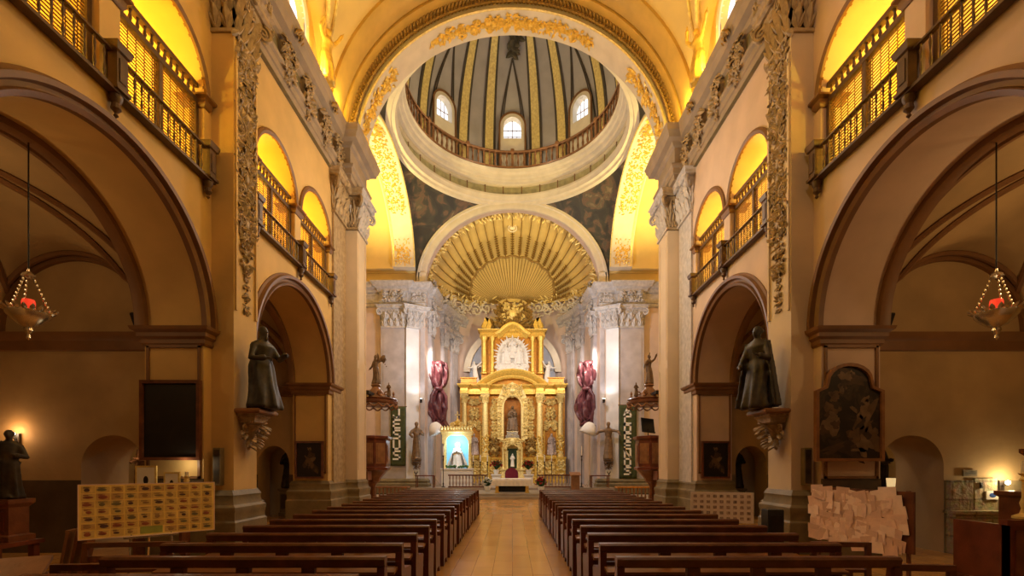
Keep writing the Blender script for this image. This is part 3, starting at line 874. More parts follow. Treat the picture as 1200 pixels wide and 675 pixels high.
# ================================================================ gallery railings and lattice screens
side_word = {-1:'left', 1:'right'}
def baluster_prof(h):
    return [(.014,0),(.014,.05*h),(.008,.07*h),(.021,.22*h),(.013,.40*h),(.008,.5*h),(.013,.60*h),(.021,.78*h),(.008,.93*h),(.014,.95*h),(.014,h)]
def place(o, M):
    o.matrix_world = M; return o
def gallery_railing(sd, t, label):
    """local x = along nave from the start of the bay, y = towards nave, z from gallery floor"""
    L = t[3]-t[0]+.3; x0 = t[0]-.2; h = .56
    root = thing('gallery_railing', label, 'railing', group=None)
    mb = MB(); mb.box(0, L, .0, .15, -.03, .02); mb.box(0, L, .04, .10, .02, .07); mb.build('bottom_rail', M_['rail'], root)
    mb = MB(); mb.extr([(.03,h),(.03,h+.03),(.05,h+.05),(.09,h+.05),(.11,h+.03),(.11,h)], 0, L); mb.build('top_rail', M_['rail'], root)
    mid = (t[1]+t[2])/2-x0
    for px in (.12, mid, L-.12):
        mb = MB(); mb.rings(px-.10, px+.10, .03, .17, [(.03,0),(.03,.05),(0,.07),(0,h),(.03,h+.02),(.05,h+.10),(.05,h+.14)])
        mb.box(px-.06,px+.06,.17,.185,.14,h-.08); p = mb.build('pedestal', M_['rail'], root)
        mb = MB(); mb.lathe([(.0,-.34),(.035,-.30),(.02,-.26),(.07,-.20),(.055,-.12),(.085,-.06),(.09,0)], (px,.07,-.04), 10); mb.build('pendant_drop', M_['rail'], p)
    proto = None; n = 13
    for a, b in ((.25, mid-.13), (mid+.13, L-.25)):
        for i in range(n):
            x = a+(b-a)*(i+.5)/n
            if proto is None:
                mb = MB(); mb.lathe(baluster_prof(h-.07), (0,0,0), 8); proto = mb.build('baluster', M_['rail'], root); o = proto
            else:
                o = proto.copy(); col.objects.link(o)
            o.location = (x,.07,.07)
    return place(root, SF(sd) @ Matrix.Translation((x0, .02, TZ0)))
M_['lattice'] = mat('lattice_wood', (.16,.075,.02), .55, .2, 8)
def lattice_screen(sd, t, k, label):
    """pair of latticed panels closing one gallery arch, little balustrade on top"""
    a, b = t[2*k], t[2*k+1]; L = b-a; h = 1.53
    root = thing('lattice_screen', label, 'lattice screen')
    mb = MB()
    for x in (0, L/2-.04, L-.08): mb.box(x, x+.08, -.05, .05, 0, h)
    mb.box(0, L, -.05, .06, h-.05, h+.05); mb.box(0, L, -.05, .05, 0, .08)
    mb.box(0, L, -.05, .06, h+.28, h+.36)
    mb.build('frame', M_['rail'], root)
    for p0, p1 in ((.08, L/2-.04), (L/2+.04, L-.08)):
        mb = MB(); nz = 24
        for i in range(nz):
            z = .1+(h-.15)*(i+.5)/nz; mb.box(p0, p1, -.004, .008, z-.009, z+.009)
        nx = 5
        for i in range(nx):
            x = p0+(p1-p0)*(i+.5)/nx; mb.box(x-.007, x+.007, -.012, -.004, .08, h-.05)
        mb.build('lattice_panel', M_['lattice'], root, 0)
    mb = MB(); mb.lathe([(.03,0),(.015,.04),(.035,.10),(.015,.19),(.03,.23)], (0,0,0), 6); proto = mb.build('baluster', M_['rail'], root)
    n = 13
    for i in range(n):
        o = proto if i == 0 else proto.copy()
        if i: col.objects.link(o)
        o.location = (L*(i+.5)/n, 0, h+.05)
    return place(root, SF(sd) @ Matrix.Translation((a, -.16, TZ0)))
for sd in (-1, 1):
    s_ = side_word[sd]; lite = 'ochre' if sd < 0 else 'rose'
    for bi, t in enumerate(TRI):
        where = 'above the near chapel arch' if bi == 0 else 'above the chapel arch nearer the altar'
        gallery_railing(sd, t, 'dark wooden baluster railing on the %s-hand gallery %s' % (s_, where))
        for k in (0, 1):
            wh = ('first', 'second', 'third', 'fourth')[bi*2+k]
            lattice_screen(sd, t, k, 'wooden lattice screen filling the %s arch of the %s-hand gallery from the entrance' % (wh, s_))
# dome balustrade
root = thing('dome_balustrade', 'brown baluster railing circling the foot of the dome', 'railing', (0,YD,20.36))
mb = MB(); mb.lathe([(5.40,.0),(5.40,.12),(5.62,.12),(5.62,0)], (0,0,0), 96, cap=False); mb.build('bottom_rail', M_['wood_mid'], root)
mb = MB(); mb.lathe([(5.42,.98),(5.40,1.05),(5.44,1.12),(5.58,1.12),(5.62,1.05),(5.60,.98)], (0,0,0), 96, cap=False); mb.build('top_rail', M_['wood_mid'], root)
proto = None
for i in range(96):
    a = 2*PI*i/96
    if i % 8 == 0:
        if i == 0:
            mb = MB(); mb.rings(-.07,.07,-.07,.07,[(.02,0),(0,.06),(0,.95),(.04,1.0),(.04,1.2),(.0,1.26)]); post = mb.build('post', M_['wood_mid'], root); o = post
        else: o = post.copy(); col.objects.link(o)
    elif proto is None:
        mb = MB(); mb.lathe([(.05,0),(.03,.06),(.075,.28),(.04,.48),(.03,.55),(.07,.74),(.03,.82),(.05,.88)], (0,0,0), 8)
        proto = o = mb.build('baluster', M_['wood_mid'], root)
    else:
        o = proto.copy(); col.objects.link(o)
    o.location = (5.51*math.sin(a), 5.51*math.cos(a), .12 if i % 8 else 0); o.rotation_euler = (0,0,-a)

# ================================================================ figures
def figure(name, H, m, loc, rz=0, arms=None, seed=0, beard=False, veil=False, wings=False, wide=1.0, cape=0, lean=(0,0), halo=False, parent=None, staff=None, res=70, child=False, extra=None):
    """carved robed figure, one continuous surface; feet at loc, facing local +y turned by rz"""
    mb = MB(); rnd = random.Random(seed); k = rnd.uniform(0,6)
    secs = [(0,.150,.115),(.03,.158,.122),(.15,.142,.110),(.30,.130,.100),(.42,.125,.096),(.52,.118,.088),(.60,.098,.074),(.68,.108,.078),(.76,.122,.074),(.805,.118,.062),(.835,.070,.048),(.86,.036,.036),(.90,.034,.034)]
    vs=[];fs=[];n=36
    for zi,(z,rx,ry) in enumerate(secs):
        amp = .26*max(0,1-z/.70)+.03 if z < .8 else 0
        ox = lean[0]*z; oy = lean[1]*z+.03*math.sin(z*6+k)*(z<.7)
        for j in range(n):
            a = 2*PI*j/n
            f = 1+amp*(math.sin(7*a+k+z*3)+.6*math.sin(11*a+2*k-z*4))*.5
            w_ = wide if z < .8 else 1
            vs.append(((rx*f*w_*math.cos(a)+ox*1)*H, (ry*f*w_*math.sin(a)+oy)*H, z*H))
    for i in range(len(secs)-1):
        for j in range(n): a=i*n+j; b=i*n+(j+1)%n; fs.append((a,b,b+n,a+n))
    fs.append(tuple(range(n-1,-1,-1))); fs.append(tuple((len(secs)-1)*n+j for j in range(n)))
    mb.add(vs,fs)
    hx,hy = lean[0]*.93*H, (lean[1]*.93+.012)*H
    mb.ell((hx,hy,.935*H), (.047*H,.056*H,.066*H), 14, 10)                      # skull
    mb.ell((hx,hy+.028*H,.905*H), (.034*H,.034*H,.036*H), 10, 7)                # jaw
    mb.leaf((hx,hy+.052*H,.945*H), (0,.25,-1), (0,1,0), .035*H, .024*H, .5, .5) # nose
    for s in (-1,1):
        mb.ell((hx+s*.018*H,hy+.049*H,.944*H),(.009*H,.006*H,.006*H),6,4)
        mb.ell((hx+s*.047*H,hy+.0*H,.93*H),(.007*H,.012*H,.018*H),6,5)
        mb.ell((hx+s*.035*H,.06*H,.023*H),(.03*H,.06*H,.022*H),8,5)               # feet
    mb.ell((hx,hy+.054*H,.898*H),(.014*H,.006*H,.004*H),6,4)
    mb.ell((hx,hy-.012*H,.955*H),(.054*H,.058*H,.058*H),12,8)                   # hair
    if beard: mb.ell((hx,hy+.045*H,.868*H),(.028*H,.024*H,.045*H),8,6)
    if veil:
        mb.lathe([(.14*H,-.40*H),(.12*H,-.2*H),(.10*H,-.08*H),(.068*H,0),(.064*H,.05*H),(.03*H,.085*H)], (hx,hy-.03*H,.91*H), 16, PI*.92, PI*2.08)
    if cape:
        vs=[];fs=[];mm=18;zz=[.82,.7,.55,.4,.25,.1,.02]
        for zi,z in enumerate(zz):
            for j in range(mm+1):
                a=PI*(.88+1.24*j/mm); r=(.13+cape*(.82-z))*(1+.10*math.sin(j*2.1+k))
                for q in (1,.86): vs.append((r*q*1.1*math.cos(a)*H,(r*q*.85*math.sin(a)+lean[1]*z)*H,z*H))
        for i in range(len(zz)-1):
            for j in range(mm):
                a=(i*(mm+1)+j)*2; b=a+2; c=a+2*(mm+1); d=c+2
                fs += [(a,b,d,c),(a+1,c+1,d+1,b+1)]
        for i in range(len(zz)-1):
            for j in (0,mm):
                a=(i*(mm+1)+j)*2; c=a+2*(mm+1); fs.append((a,c,c+1,a+1))
        for i in (0,len(zz)-1):
            for j in range(mm):
                a=(i*(mm+1)+j)*2; fs.append((a,a+1,a+3,a+2))
        mb.add(vs,fs)
    for s,el,ha in (arms or [(-1,(.19,.03,.60),(.08,.15,.64)),(1,(.18,.02,.60),(.10,.16,.58))]):
        sh=V((s*.108,0,.775)); e=V((s*el[0],el[1],el[2])); h=V((s*ha[0],ha[1],ha[2]))
        sh.x+=lean[0]*.77; e.x+=lean[0]*.6; h.x+=lean[0]*.6; sh.y+=lean[1]*.77; e.y+=lean[1]*.6; h.y+=lean[1]*.6
        d=(h-e).normalized()
        mb.tube([sh*H,(sh*.5+e*.5)*H,e*H,(e*.5+h*.5)*H,(h-d*.02)*H],[.044*H,.040*H,.036*H,.036*H,.040*H],10)
        mb.ell(tuple((h+d*.012)*H),(.017*H,.020*H,.020*H),8,6)
        t=d.cross(V((0,0,1)));  t = t.normalized() if t.length>.01 else V((1,0,0)); u=t.cross(d)
        for q in range(4):
            p=h+d*.025+t*(.010*(q-1.5)); mb.tube([p*H,(p+d*(.022+.004*(q in (1,2))))*H,(p+d*.036-u*.012)*H],[.0065*H,.006*H,.005*H],6)
        p=h+t*.018; mb.tube([p*H,(p+d*.022+t*.012)*H],[.007*H,.006*H],6)
    if wings:
        for s in (-1,1):
            for q in range(9):
                a=.25+.13*q; L=(.42-.02*q)*H
                p=V((s*.05,-.07,.72))*H+V((s*math.sin(a*.8),-.35,1.1*math.cos(a*1.5)))*(.04*q*H)
                mb.leaf(p,(s*math.sin(a+.2),-.30,math.cos(a+.2)),(0,1,0),L,.12*H,-.1,.12)
                mb.ell(tuple(p),(.03*H,.02*H,.03*H),6,4)
    if child:
        c=V((-.09,.13,.70))*H; mb.ell(tuple(c),(.05*H,.045*H,.075*H),10,8); mb.ell(tuple(c+V((0,.01,.105))*H),(.032*H,.034*H,.038*H),10,8)
        for s in (-1,1): mb.tube([c+V((s*.04,0,.05))*H,c+V((s*.075,.03,.01))*H,c+V((s*.06,.07,.04))*H],[.016*H,.014*H,.012*H],7); mb.tube([c+V((s*.02,.02,-.06))*H,c+V((s*.035,.06,-.09))*H,c+V((s*.03,.05,-.14))*H],[.022*H,.018*H,.014*H],7)
    if extra: extra(mb, H)
    o = mb.build(name, m, parent, 180)
    r = o.modifiers.new('Remesh','REMESH'); r.mode='VOXEL'; r.voxel_size=H/res; r.use_smooth_shade=True
    sm = o.modifiers.new('Smooth','SMOOTH'); sm.factor=.5; sm.iterations=2
    o.location=loc; o.rotation_euler=(0,0,rz)
    if staff:
        s = MB(); s.tube([V(staff[0])*H,V(staff[1])*H],.011*H,7); s.build('staff', M_['gold2'], o)
    if halo:
        s = MB(); s.M = frame((hx,hy-.06*H,.95*H),(1,0,0),(0,0,1),(0,1,0)); s.lathe([(.085*H,-.004*H),(.10*H,-.004*H),(.10*H,.004*H),(.085*H,.004*H),(.085*H,-.004*H)],(0,0,0),20,cap=False)
        for q in range(12):
            a=2*PI*q/12; s.leaf((.10*H*math.cos(a),.10*H*math.sin(a),0),(math.cos(a),math.sin(a),0),(0,0,1),.05*H,.015*H,0,.05)
        s.build('halo', M_['gold2'], o)
    return o
def pix(x, y, Y): return V(((x-600.5)*Y/560, Y, H0-(y-546)*Y/560))

# statues on carved corbels at the near pilasters
def corbel(mb, w, h):
    """local: wall at y=0, top at z=0"""
    mb.rings(-w*.5,w*.5,0,w*.62,[(.03,0),(.03,-.05),(.0,-.07),(-.02,-.14),(-.01,-.17),(-.05,-.20)],True)
    rnd=random.Random(4)
    mb.lathe([(.02,-h),(.05,-h*.95),(.03,-h*.88),(.09,-h*.7),(.16,-h*.45),(.24,-.22)],(0,.05,0),14,0,PI)
    for i in range(46):
        q=rnd.random(); a=PI*rnd.random(); r=.03+.22*q
        mb.leaf((r*math.cos(a),.05+r*math.sin(a),-h*.92+q*(h-.25)),(math.cos(a)*.5,math.sin(a)*.5,rnd.uniform(-1,.6)),(math.cos(a),math.sin(a)+.2,0),.17,.10,.7,.5)
    for s in (-1,1):
        mb.spiral((s*w*.36,.12,-h*.42),(s,0,0),(0,0,1),.10,1.5,.03,a0=PI/2,n=14,hand=-1)
for sd in (-1,1):
    M = SF(sd) @ Matrix.Translation((10.0,.47,2.82))
    c = thing('statue_corbel', 'carved gilt-brown corbel on the %s-hand near pilaster, under the dark statue' % side_word[sd], 'corbel')
    mb = MB(); corbel(mb,.54,.74); mb.build('carved_bracket', M_['relief'], c); mb = MB(); mb.rings(-.36,.36,0,.46,[(0,0),(.03,.03),(.03,.07),(0,.10)]); mb.build('shelf', M_['wood_mid'], c)
    place(c, M)
def beads(mb,H):
    pass
S1 = figure('saint_statue', 1.72, M_['statue_dark'], (-5.22,10.0,2.935), -2.0, [(-1,(.17,.08,.62),(.03,.36,.63)),(1,(.21,.06,.58),(.07,.17,.60))], 3, True, wide=1.3)
tag(S1,'dark robed saint statue holding out one hand, on the left-hand pilaster corbel','statue')
S2 = figure('saint_statue', 1.72, M_['statue_dark'], (5.13,10.0,2.935), 2.1, [(-1,(.18,.06,.58),(.12,.19,.62)),(1,(.19,.04,.56),(.12,.17,.50))], 8, False, veil=True, cape=.13, wide=1.15)
tag(S2,'dark hooded saint statue in a broad cloak, on the right-hand pilaster corbel','statue')

# ================================================================ pews
def make_pew(wd):
    """local x across, back face towards -y; seat opens to +y"""
    root = thing('church_pew','', 'pew')
    h=.90
    mb=MB(); mb.extr([(-.03,h-.10),(-.05,h-.02),(-.03,h),(.05,h),(.06,h-.03),(.035,h-.10)],0,wd); mb.build('top_rail',M_['wood'],root)
    mb=MB(); mb.extr([(-.015,.50),(-.02,h-.20),(.01,h-.20),(.02,.50)],.06,wd-.06)
    mb.build('backrest',M_['wood'],root)
    for x in (0,wd-.07):
        mb=MB(); P=[(-.06,0),(-.06,.5),(-.045,h-.09),(.05,h-.09),(.07,.66),(.12,.60),(.40,.58),(.44,.54),(.42,.42),(.38,.20),(.42,0),(.34,0),(.28,.10),(.08,.10),(.04,0)]
        mb.extr(P,x,x+.07); mb.build('end_panel',M_['wood_red'],root)
    for q in (.27,.5,.73):
        mb=MB(); x=wd*q; mb.box(x-.06,x+.06,-.04,.02,.02,h-.1); mb.build('back_post',M_['wood'],root)
    mb=MB(); mb.extr([(.0,.42),(.0,.455),(.38,.47),(.41,.455),(.40,.42)],.05,wd-.05); mb.build('seat',M_['wood_mid'],root)
    mb=MB(); mb.box(.07,wd-.07,.33,.355,.28,.42); mb.build('seat_apron',M_['wood'],root)
    mb=MB(); mb.extr([(-.22,.60),(-.22,.63),(-.03,.66),(-.03,.63)],.04,wd-.04); mb.build('book_ledge',M_['wood_mid'],root)
    mb=MB(); mb.box(.08,wd-.08,-.30,-.14,.17,.21)
    kn=mb.build('kneeler',M_['wood_red'],root)
    for x in (.12,wd*.5,wd-.16):
        mb=MB(); mb.box(x,x+.05,-.28,-.02,.0,.17); mb.build('kneeler_bracket',M_['wood'],kn)
    return root
WP=2.64
ordn=['second','third','fourth','fifth','sixth','seventh','eighth','ninth','tenth','eleventh','twelfth','thirteenth','fourteenth','fifteenth','sixteenth','seventeenth']
proto=None
for sd in (-1,1):
    ysr=[3.72]*(sd<0)+[4.47+.785*i for i in range(17)]
    n=len(ysr)
    for i,y in enumerate(ysr):
        if proto is None: o=proto=make_pew(WP)
        else: o=copy_tree(proto)
        jx=.012*math.sin(i*2.3+sd); 
        o.location=(-1.20-WP+jx if sd<0 else .96+jx, y, 0); o.rotation_euler=(0,0,.004*math.sin(i*1.7))
        sw='left' if sd<0 else 'right'
        if i==0: o['label']='dark wooden pew of the %s-hand block closest to the entrance, last row'%sw
        elif i==n-1: o['label']='dark wooden pew heading the %s-hand block, first row before the altar steps'%sw
        else: o['label']='dark wooden pew of the %s-hand block, %s row from the entrance'%(sw,ordn[i-1])
        o['group']='pews on the %s-hand side of the aisle'%sw
# short benches beyond the pew ends
def short_bench(loc,rz,label,wd=.55):
    root=thing('short_bench',label,'bench',loc,rz)
    mb=MB(); mb.box(0,wd,-.02,.04,.74,.80); mb.build('top_rail',M_['wood'],root)
    mb=MB(); mb.box(0,wd,.0,.40,.42,.46); mb.build('seat',M_['wood_red'],root)
    for x in (0,wd-.06):
        for y in (-.02,.36):
            mb=MB(); mb.box(x,x+.06,y,y+.05,0,.75 if y<0 else .42); mb.build('leg',M_['wood'],root)
    mb=MB(); mb.box(0,wd,.0,.03,.55,.63); mb.build('back_slat',M_['wood'],root)
short_bench((3.68,4.62,0),-.10,'short dark wooden bench at the wall end of the near right-hand pew')
short_bench((-4.44,4.60,0),.08,'short dark wooden bench at the wall end of the near left-hand pew')
short_bench((-5.3,5.9,0),.10,'low dark wooden bench standing under the yellow poster board easel',1.2)
short_bench((3.75,6.0,0),-.1,'low dark wooden bench in front of the paper-covered board',.7)
# slanted reading desk at the left edge
root=thing('prie_dieu','dark wooden kneeling desk with slanted top at the left edge beside the pews','kneeling desk',(-4.48,4.1,0),.55)
mb=MB(); mb.extr([(-.25,.72),(-.25,.76),(.22,.92),(.22,.88)],-.35,.35); mb.build('slanted_top',M_['wood_mid'],root)
for x in (-.33,.27): mb=MB(); mb.box(x,x+.06,-.18,.18,0,.78); mb.build('side_panel',M_['wood'],root)
mb=MB(); mb.box(-.33,.33,.12,.16,.1,.74); mb.build('front_panel',M_['wood'],root)
mb=MB(); mb.box(-.33,.33,-.55,-.25,.12,.18); mb.build('kneeler',M_['wood_red'],root)
# ================================================================ pulpits and sounding boards
def ngon_rings(mb, prof, n=8, a0=PI/8):
    vs=[];fs=[]
    for r,z in prof:
        for j in range(n): a=a0+2*PI*j/n; vs.append((r*math.cos(a),r*math.sin(a),z))
    for i in range(len(prof)-1):
        for j in range(n): a=i*n+j;b=i*n+(j+1)%n; fs.append((a,b,b+n,a+n))
    fs.append(tuple(range(n-1,-1,-1))); fs.append(tuple((len(prof)-1)*n+j for j in range(n)))
    return mb.add(vs,fs)
PY=19.45
for sd in (-1,1):
    sw=side_word[sd]; near='left-hand' if sd<0 else 'right-hand'
    root=thing('pulpit','dark wooden octagonal pulpit on a tapering foot, %s crossing pier'%near,'pulpit',(sd*5.70,PY,0))
    mb=MB(); ngon_rings(mb,[(.30,0),(.30,.12),(.14,.2),(.12,.9),(.20,1.05),(.30,1.12),(.34,1.25),(.58,1.52),(.66,1.58)]); mb.build('pedestal',M_['wood'],root,30)
    mb=MB(); ngon_rings(mb,[(.66,1.58),(.74,1.60),(.74,1.68),(.68,1.72),(.68,2.78),(.72,2.80),(.78,2.86),(.78,2.94),(.70,2.96)]); mb.build('pulpit_body',M_['wood_red'],root,30)
    for k in range(8):
        a=PI/8+PI/4*k+PI/8; mb=MB(frame((.625*math.cos(a),.625*math.sin(a),0),(-math.sin(a),math.cos(a),0),(math.cos(a),math.sin(a),0)))
        mb.box(-.20,.20,0,.025,1.84,2.66); mb.box(-.14,.14,.02,.045,1.92,2.58); mb.build('carved_panel',M_['wood_mid'],root)
    mb=MB(); mb.box(-.15,.15,-1.14,-.6,1.2,1.55); mb.build('wall_bracket',M_['wood'],root)
    can=thing('sounding_board','dark carved sounding board hanging over the %s pulpit, angel on top'%near,'pulpit canopy',(sd*5.56,PY,4.22))
    mb=MB(); ngon_rings(mb,[(.60,.0),(.86,.0),(.90,.05),(.90,.13),(.84,.17),(.88,.22),(.84,.26),(.70,.30)],16,0); mb.build('canopy_board',M_['wood'],can,30)
    mb=MB()
    for k in range(16):
        a=2*PI*k/16
        p=[(.86*math.cos(a+q*.39),.86*math.sin(a+q*.39),.0-.12*math.sin(PI*q)) for q in [i/6 for i in range(7)]]
        mb.tube(p,.03,5); mb.ell((.86*math.cos(a),.86*math.sin(a),-.03),.04,6,5)
    mb.build('scalloped_valance',M_['wood_mid'],can)
    mb=MB(); mb.lathe([(.55,.28),(.50,.34),(.34,.42),(.30,.56),(.18,.66),(.14,.74),(.20,.80),(.16,.86)],(0,0,0),14)
    for k in range(6):
        a=2*PI*k/6; mb.lathe([(.05,.26),(.07,.32),(.03,.38),(.055,.46),(.01,.56)],(.72*math.cos(a),.72*math.sin(a),0),8)
        mb.spiral((.42*math.cos(a),.42*math.sin(a),.46),(math.cos(a),math.sin(a),0),(0,0,1),.13,1.3,.035,a0=-PI/2,n=14)
    mb.build('crown',M_['wood_mid'],can)
    mb=MB(); mb.box(-.06,.06,-1.14,-.3,.3,.42); mb.build('wall_bracket',M_['iron'],can)
    tr=(lambda m_,H_: m_.tube([V((.10,.10,.93))*H_,V((.30,.34,.97))*H_],[.012*H_,.02*H_],7)) if sd>0 else None
    an=figure('angel_statue',1.18,M_['statue_brown'],(sd*5.56,PY,5.085),PI+(-.6 if sd<0 else .5),[(-1,(.20,.06,.86),(.14,.22,1.0) if sd>0 else (.24,.12,.98)),(1,(.2,.0,.62),(.26,.06,.52))],31+sd,wings=sd<0,res=55,extra=tr)
    tag(an,'brown carved angel with wings standing on the left-hand pulpit canopy' if sd<0 else 'brown carved angel blowing a trumpet on the right-hand pulpit canopy','statue')
    f2=figure('cherub_statue',.55,M_['statue_brown'],(sd*5.56-sd*.62,PY-.35,4.40),PI+.3*sd,None,51+sd,res=40); f2.location.z=4.53
    tag(f2,'small carved figure on the edge of the %s pulpit canopy'%near,'statue')
bd=thing('music_stand','black music stand board tilted above the right-hand pulpit rim','music stand',(5.45,PY-.30,2.975),.25)
mb=MB(); mb.M=Matrix.Translation((0,0,.12)) @ Matrix.Rotation(-.35,4,'X') @ Matrix.Rotation(.10,4,'Y'); mb.box(-.28,.28,-.015,.015,0,.62); mb.box(-.28,.28,-.06,.0,-.02,.02); mb.build('board',M_['black'],bd)
mb=MB(); mb.tube([(0,.02,0),(0,.02,.25)],.02,8); mb.build('post',M_['iron'],bd)

# ================================================================ banners with card letters
STK={'J':[[(.1,.25),(.1,.1),(.3,0),(.7,0),(.8,.15),(.8,1)]],'E':[[(.85,1),(.1,1),(.1,0),(.85,0)],[(.1,.5),(.75,.5)]],
 'S':[[(.85,1),(.12,1),(.12,.52),(.85,.48),(.85,0),(.1,0)]],'U':[[(.1,1),(.1,0),(.85,0),(.85,1)]],'A':[[(.05,0),(.48,1),(.92,0)],[(.2,.36),(.76,.36)]],
 'C':[[(.88,1),(.12,1),(.12,0),(.88,0)]],'O':[[(.1,0),(.1,1),(.88,1),(.88,0),(.1,0)]],'G':[[(.88,1),(.12,1),(.12,0),(.88,0),(.88,.45),(.5,.45)]],'N':[[(.1,0),(.1,1),(.88,0),(.88,1)]]}
def letter_mesh(mb,ch,x,z,w,h,t,y):
    for pl in STK[ch]:
        for (a,b),(c,d) in zip(pl[:-1],pl[1:]):
            p=V((x+a*w,0,z+b*h)); q=V((x+c*w,0,z+d*h)); u=(q-p); L=u.length; u/=L; v=V((-u.z,0,u.x))
            p-=u*t*.5; q+=u*t*.5
            vs=[p+v*t*.5,q+v*t*.5,q-v*t*.5,p-v*t*.5]
            mb.add([(r.x,y,r.z) for r in vs]+[(r.x,y+.03,r.z) for r in vs],[(0,1,2,3),(4,5,6,7),(0,1,5,4),(1,2,6,5),(2,3,7,6),(3,0,4,7)])
def banner(text,xc,z0,z1,w,lx,zt,pitch,lw,lh,label):
    root=thing('hanging_banner',label,'banner',(xc,30.22,z1))
    mb=MB(); n=24; vs=[];fs=[]
    for i in range(n+1):
        for j in range(9):
            x=-w/2+w*j/8; z=-(z1-z0)*i/n; y=.012*math.sin(j*1.6+i*.2)
            vs.append((x,y-.02,z))
    for i in range(n):
        for j in range(8): k=i*9+j; fs.append((k,k+1,k+10,k+9))
    mb.add(vs,fs); c=mb.build('cloth',M_['greencloth'],root); sl=c.modifiers.new('Solid','SOLIDIFY'); sl.thickness=.02
    mb=MB(); mb.M=frame((0,0,0),(1,0,0),(0,1,0)); mb.tube([(-w/2-.06,0,.0),(w/2+.06,0,.0)],.03,8); mb.build('hanging_rod',M_['wood'],root)
    for i,ch in enumerate(text):
        mb=MB(frame((lx-xc,-.05,0),(1,0,0),(0,-1,0)))
        letter_mesh(mb,ch,-lw/2,zt-z1-pitch*i-lh,lw,lh,.11,0); mb.build('letter',M_['letter'],root,0)
banner('JESUS',-7.22,1.75,5.5,.95,-7.30,5.30,.655,.50,.50,'tall olive green banner lettered JESUS downward, behind the left-hand pulpit')
banner('ACOGENOS',7.30,.95,5.6,1.10,7.27,5.40,.535,.46,.43,'tall olive green banner lettered ACOGENOS downward, beside the right-hand pulpit')

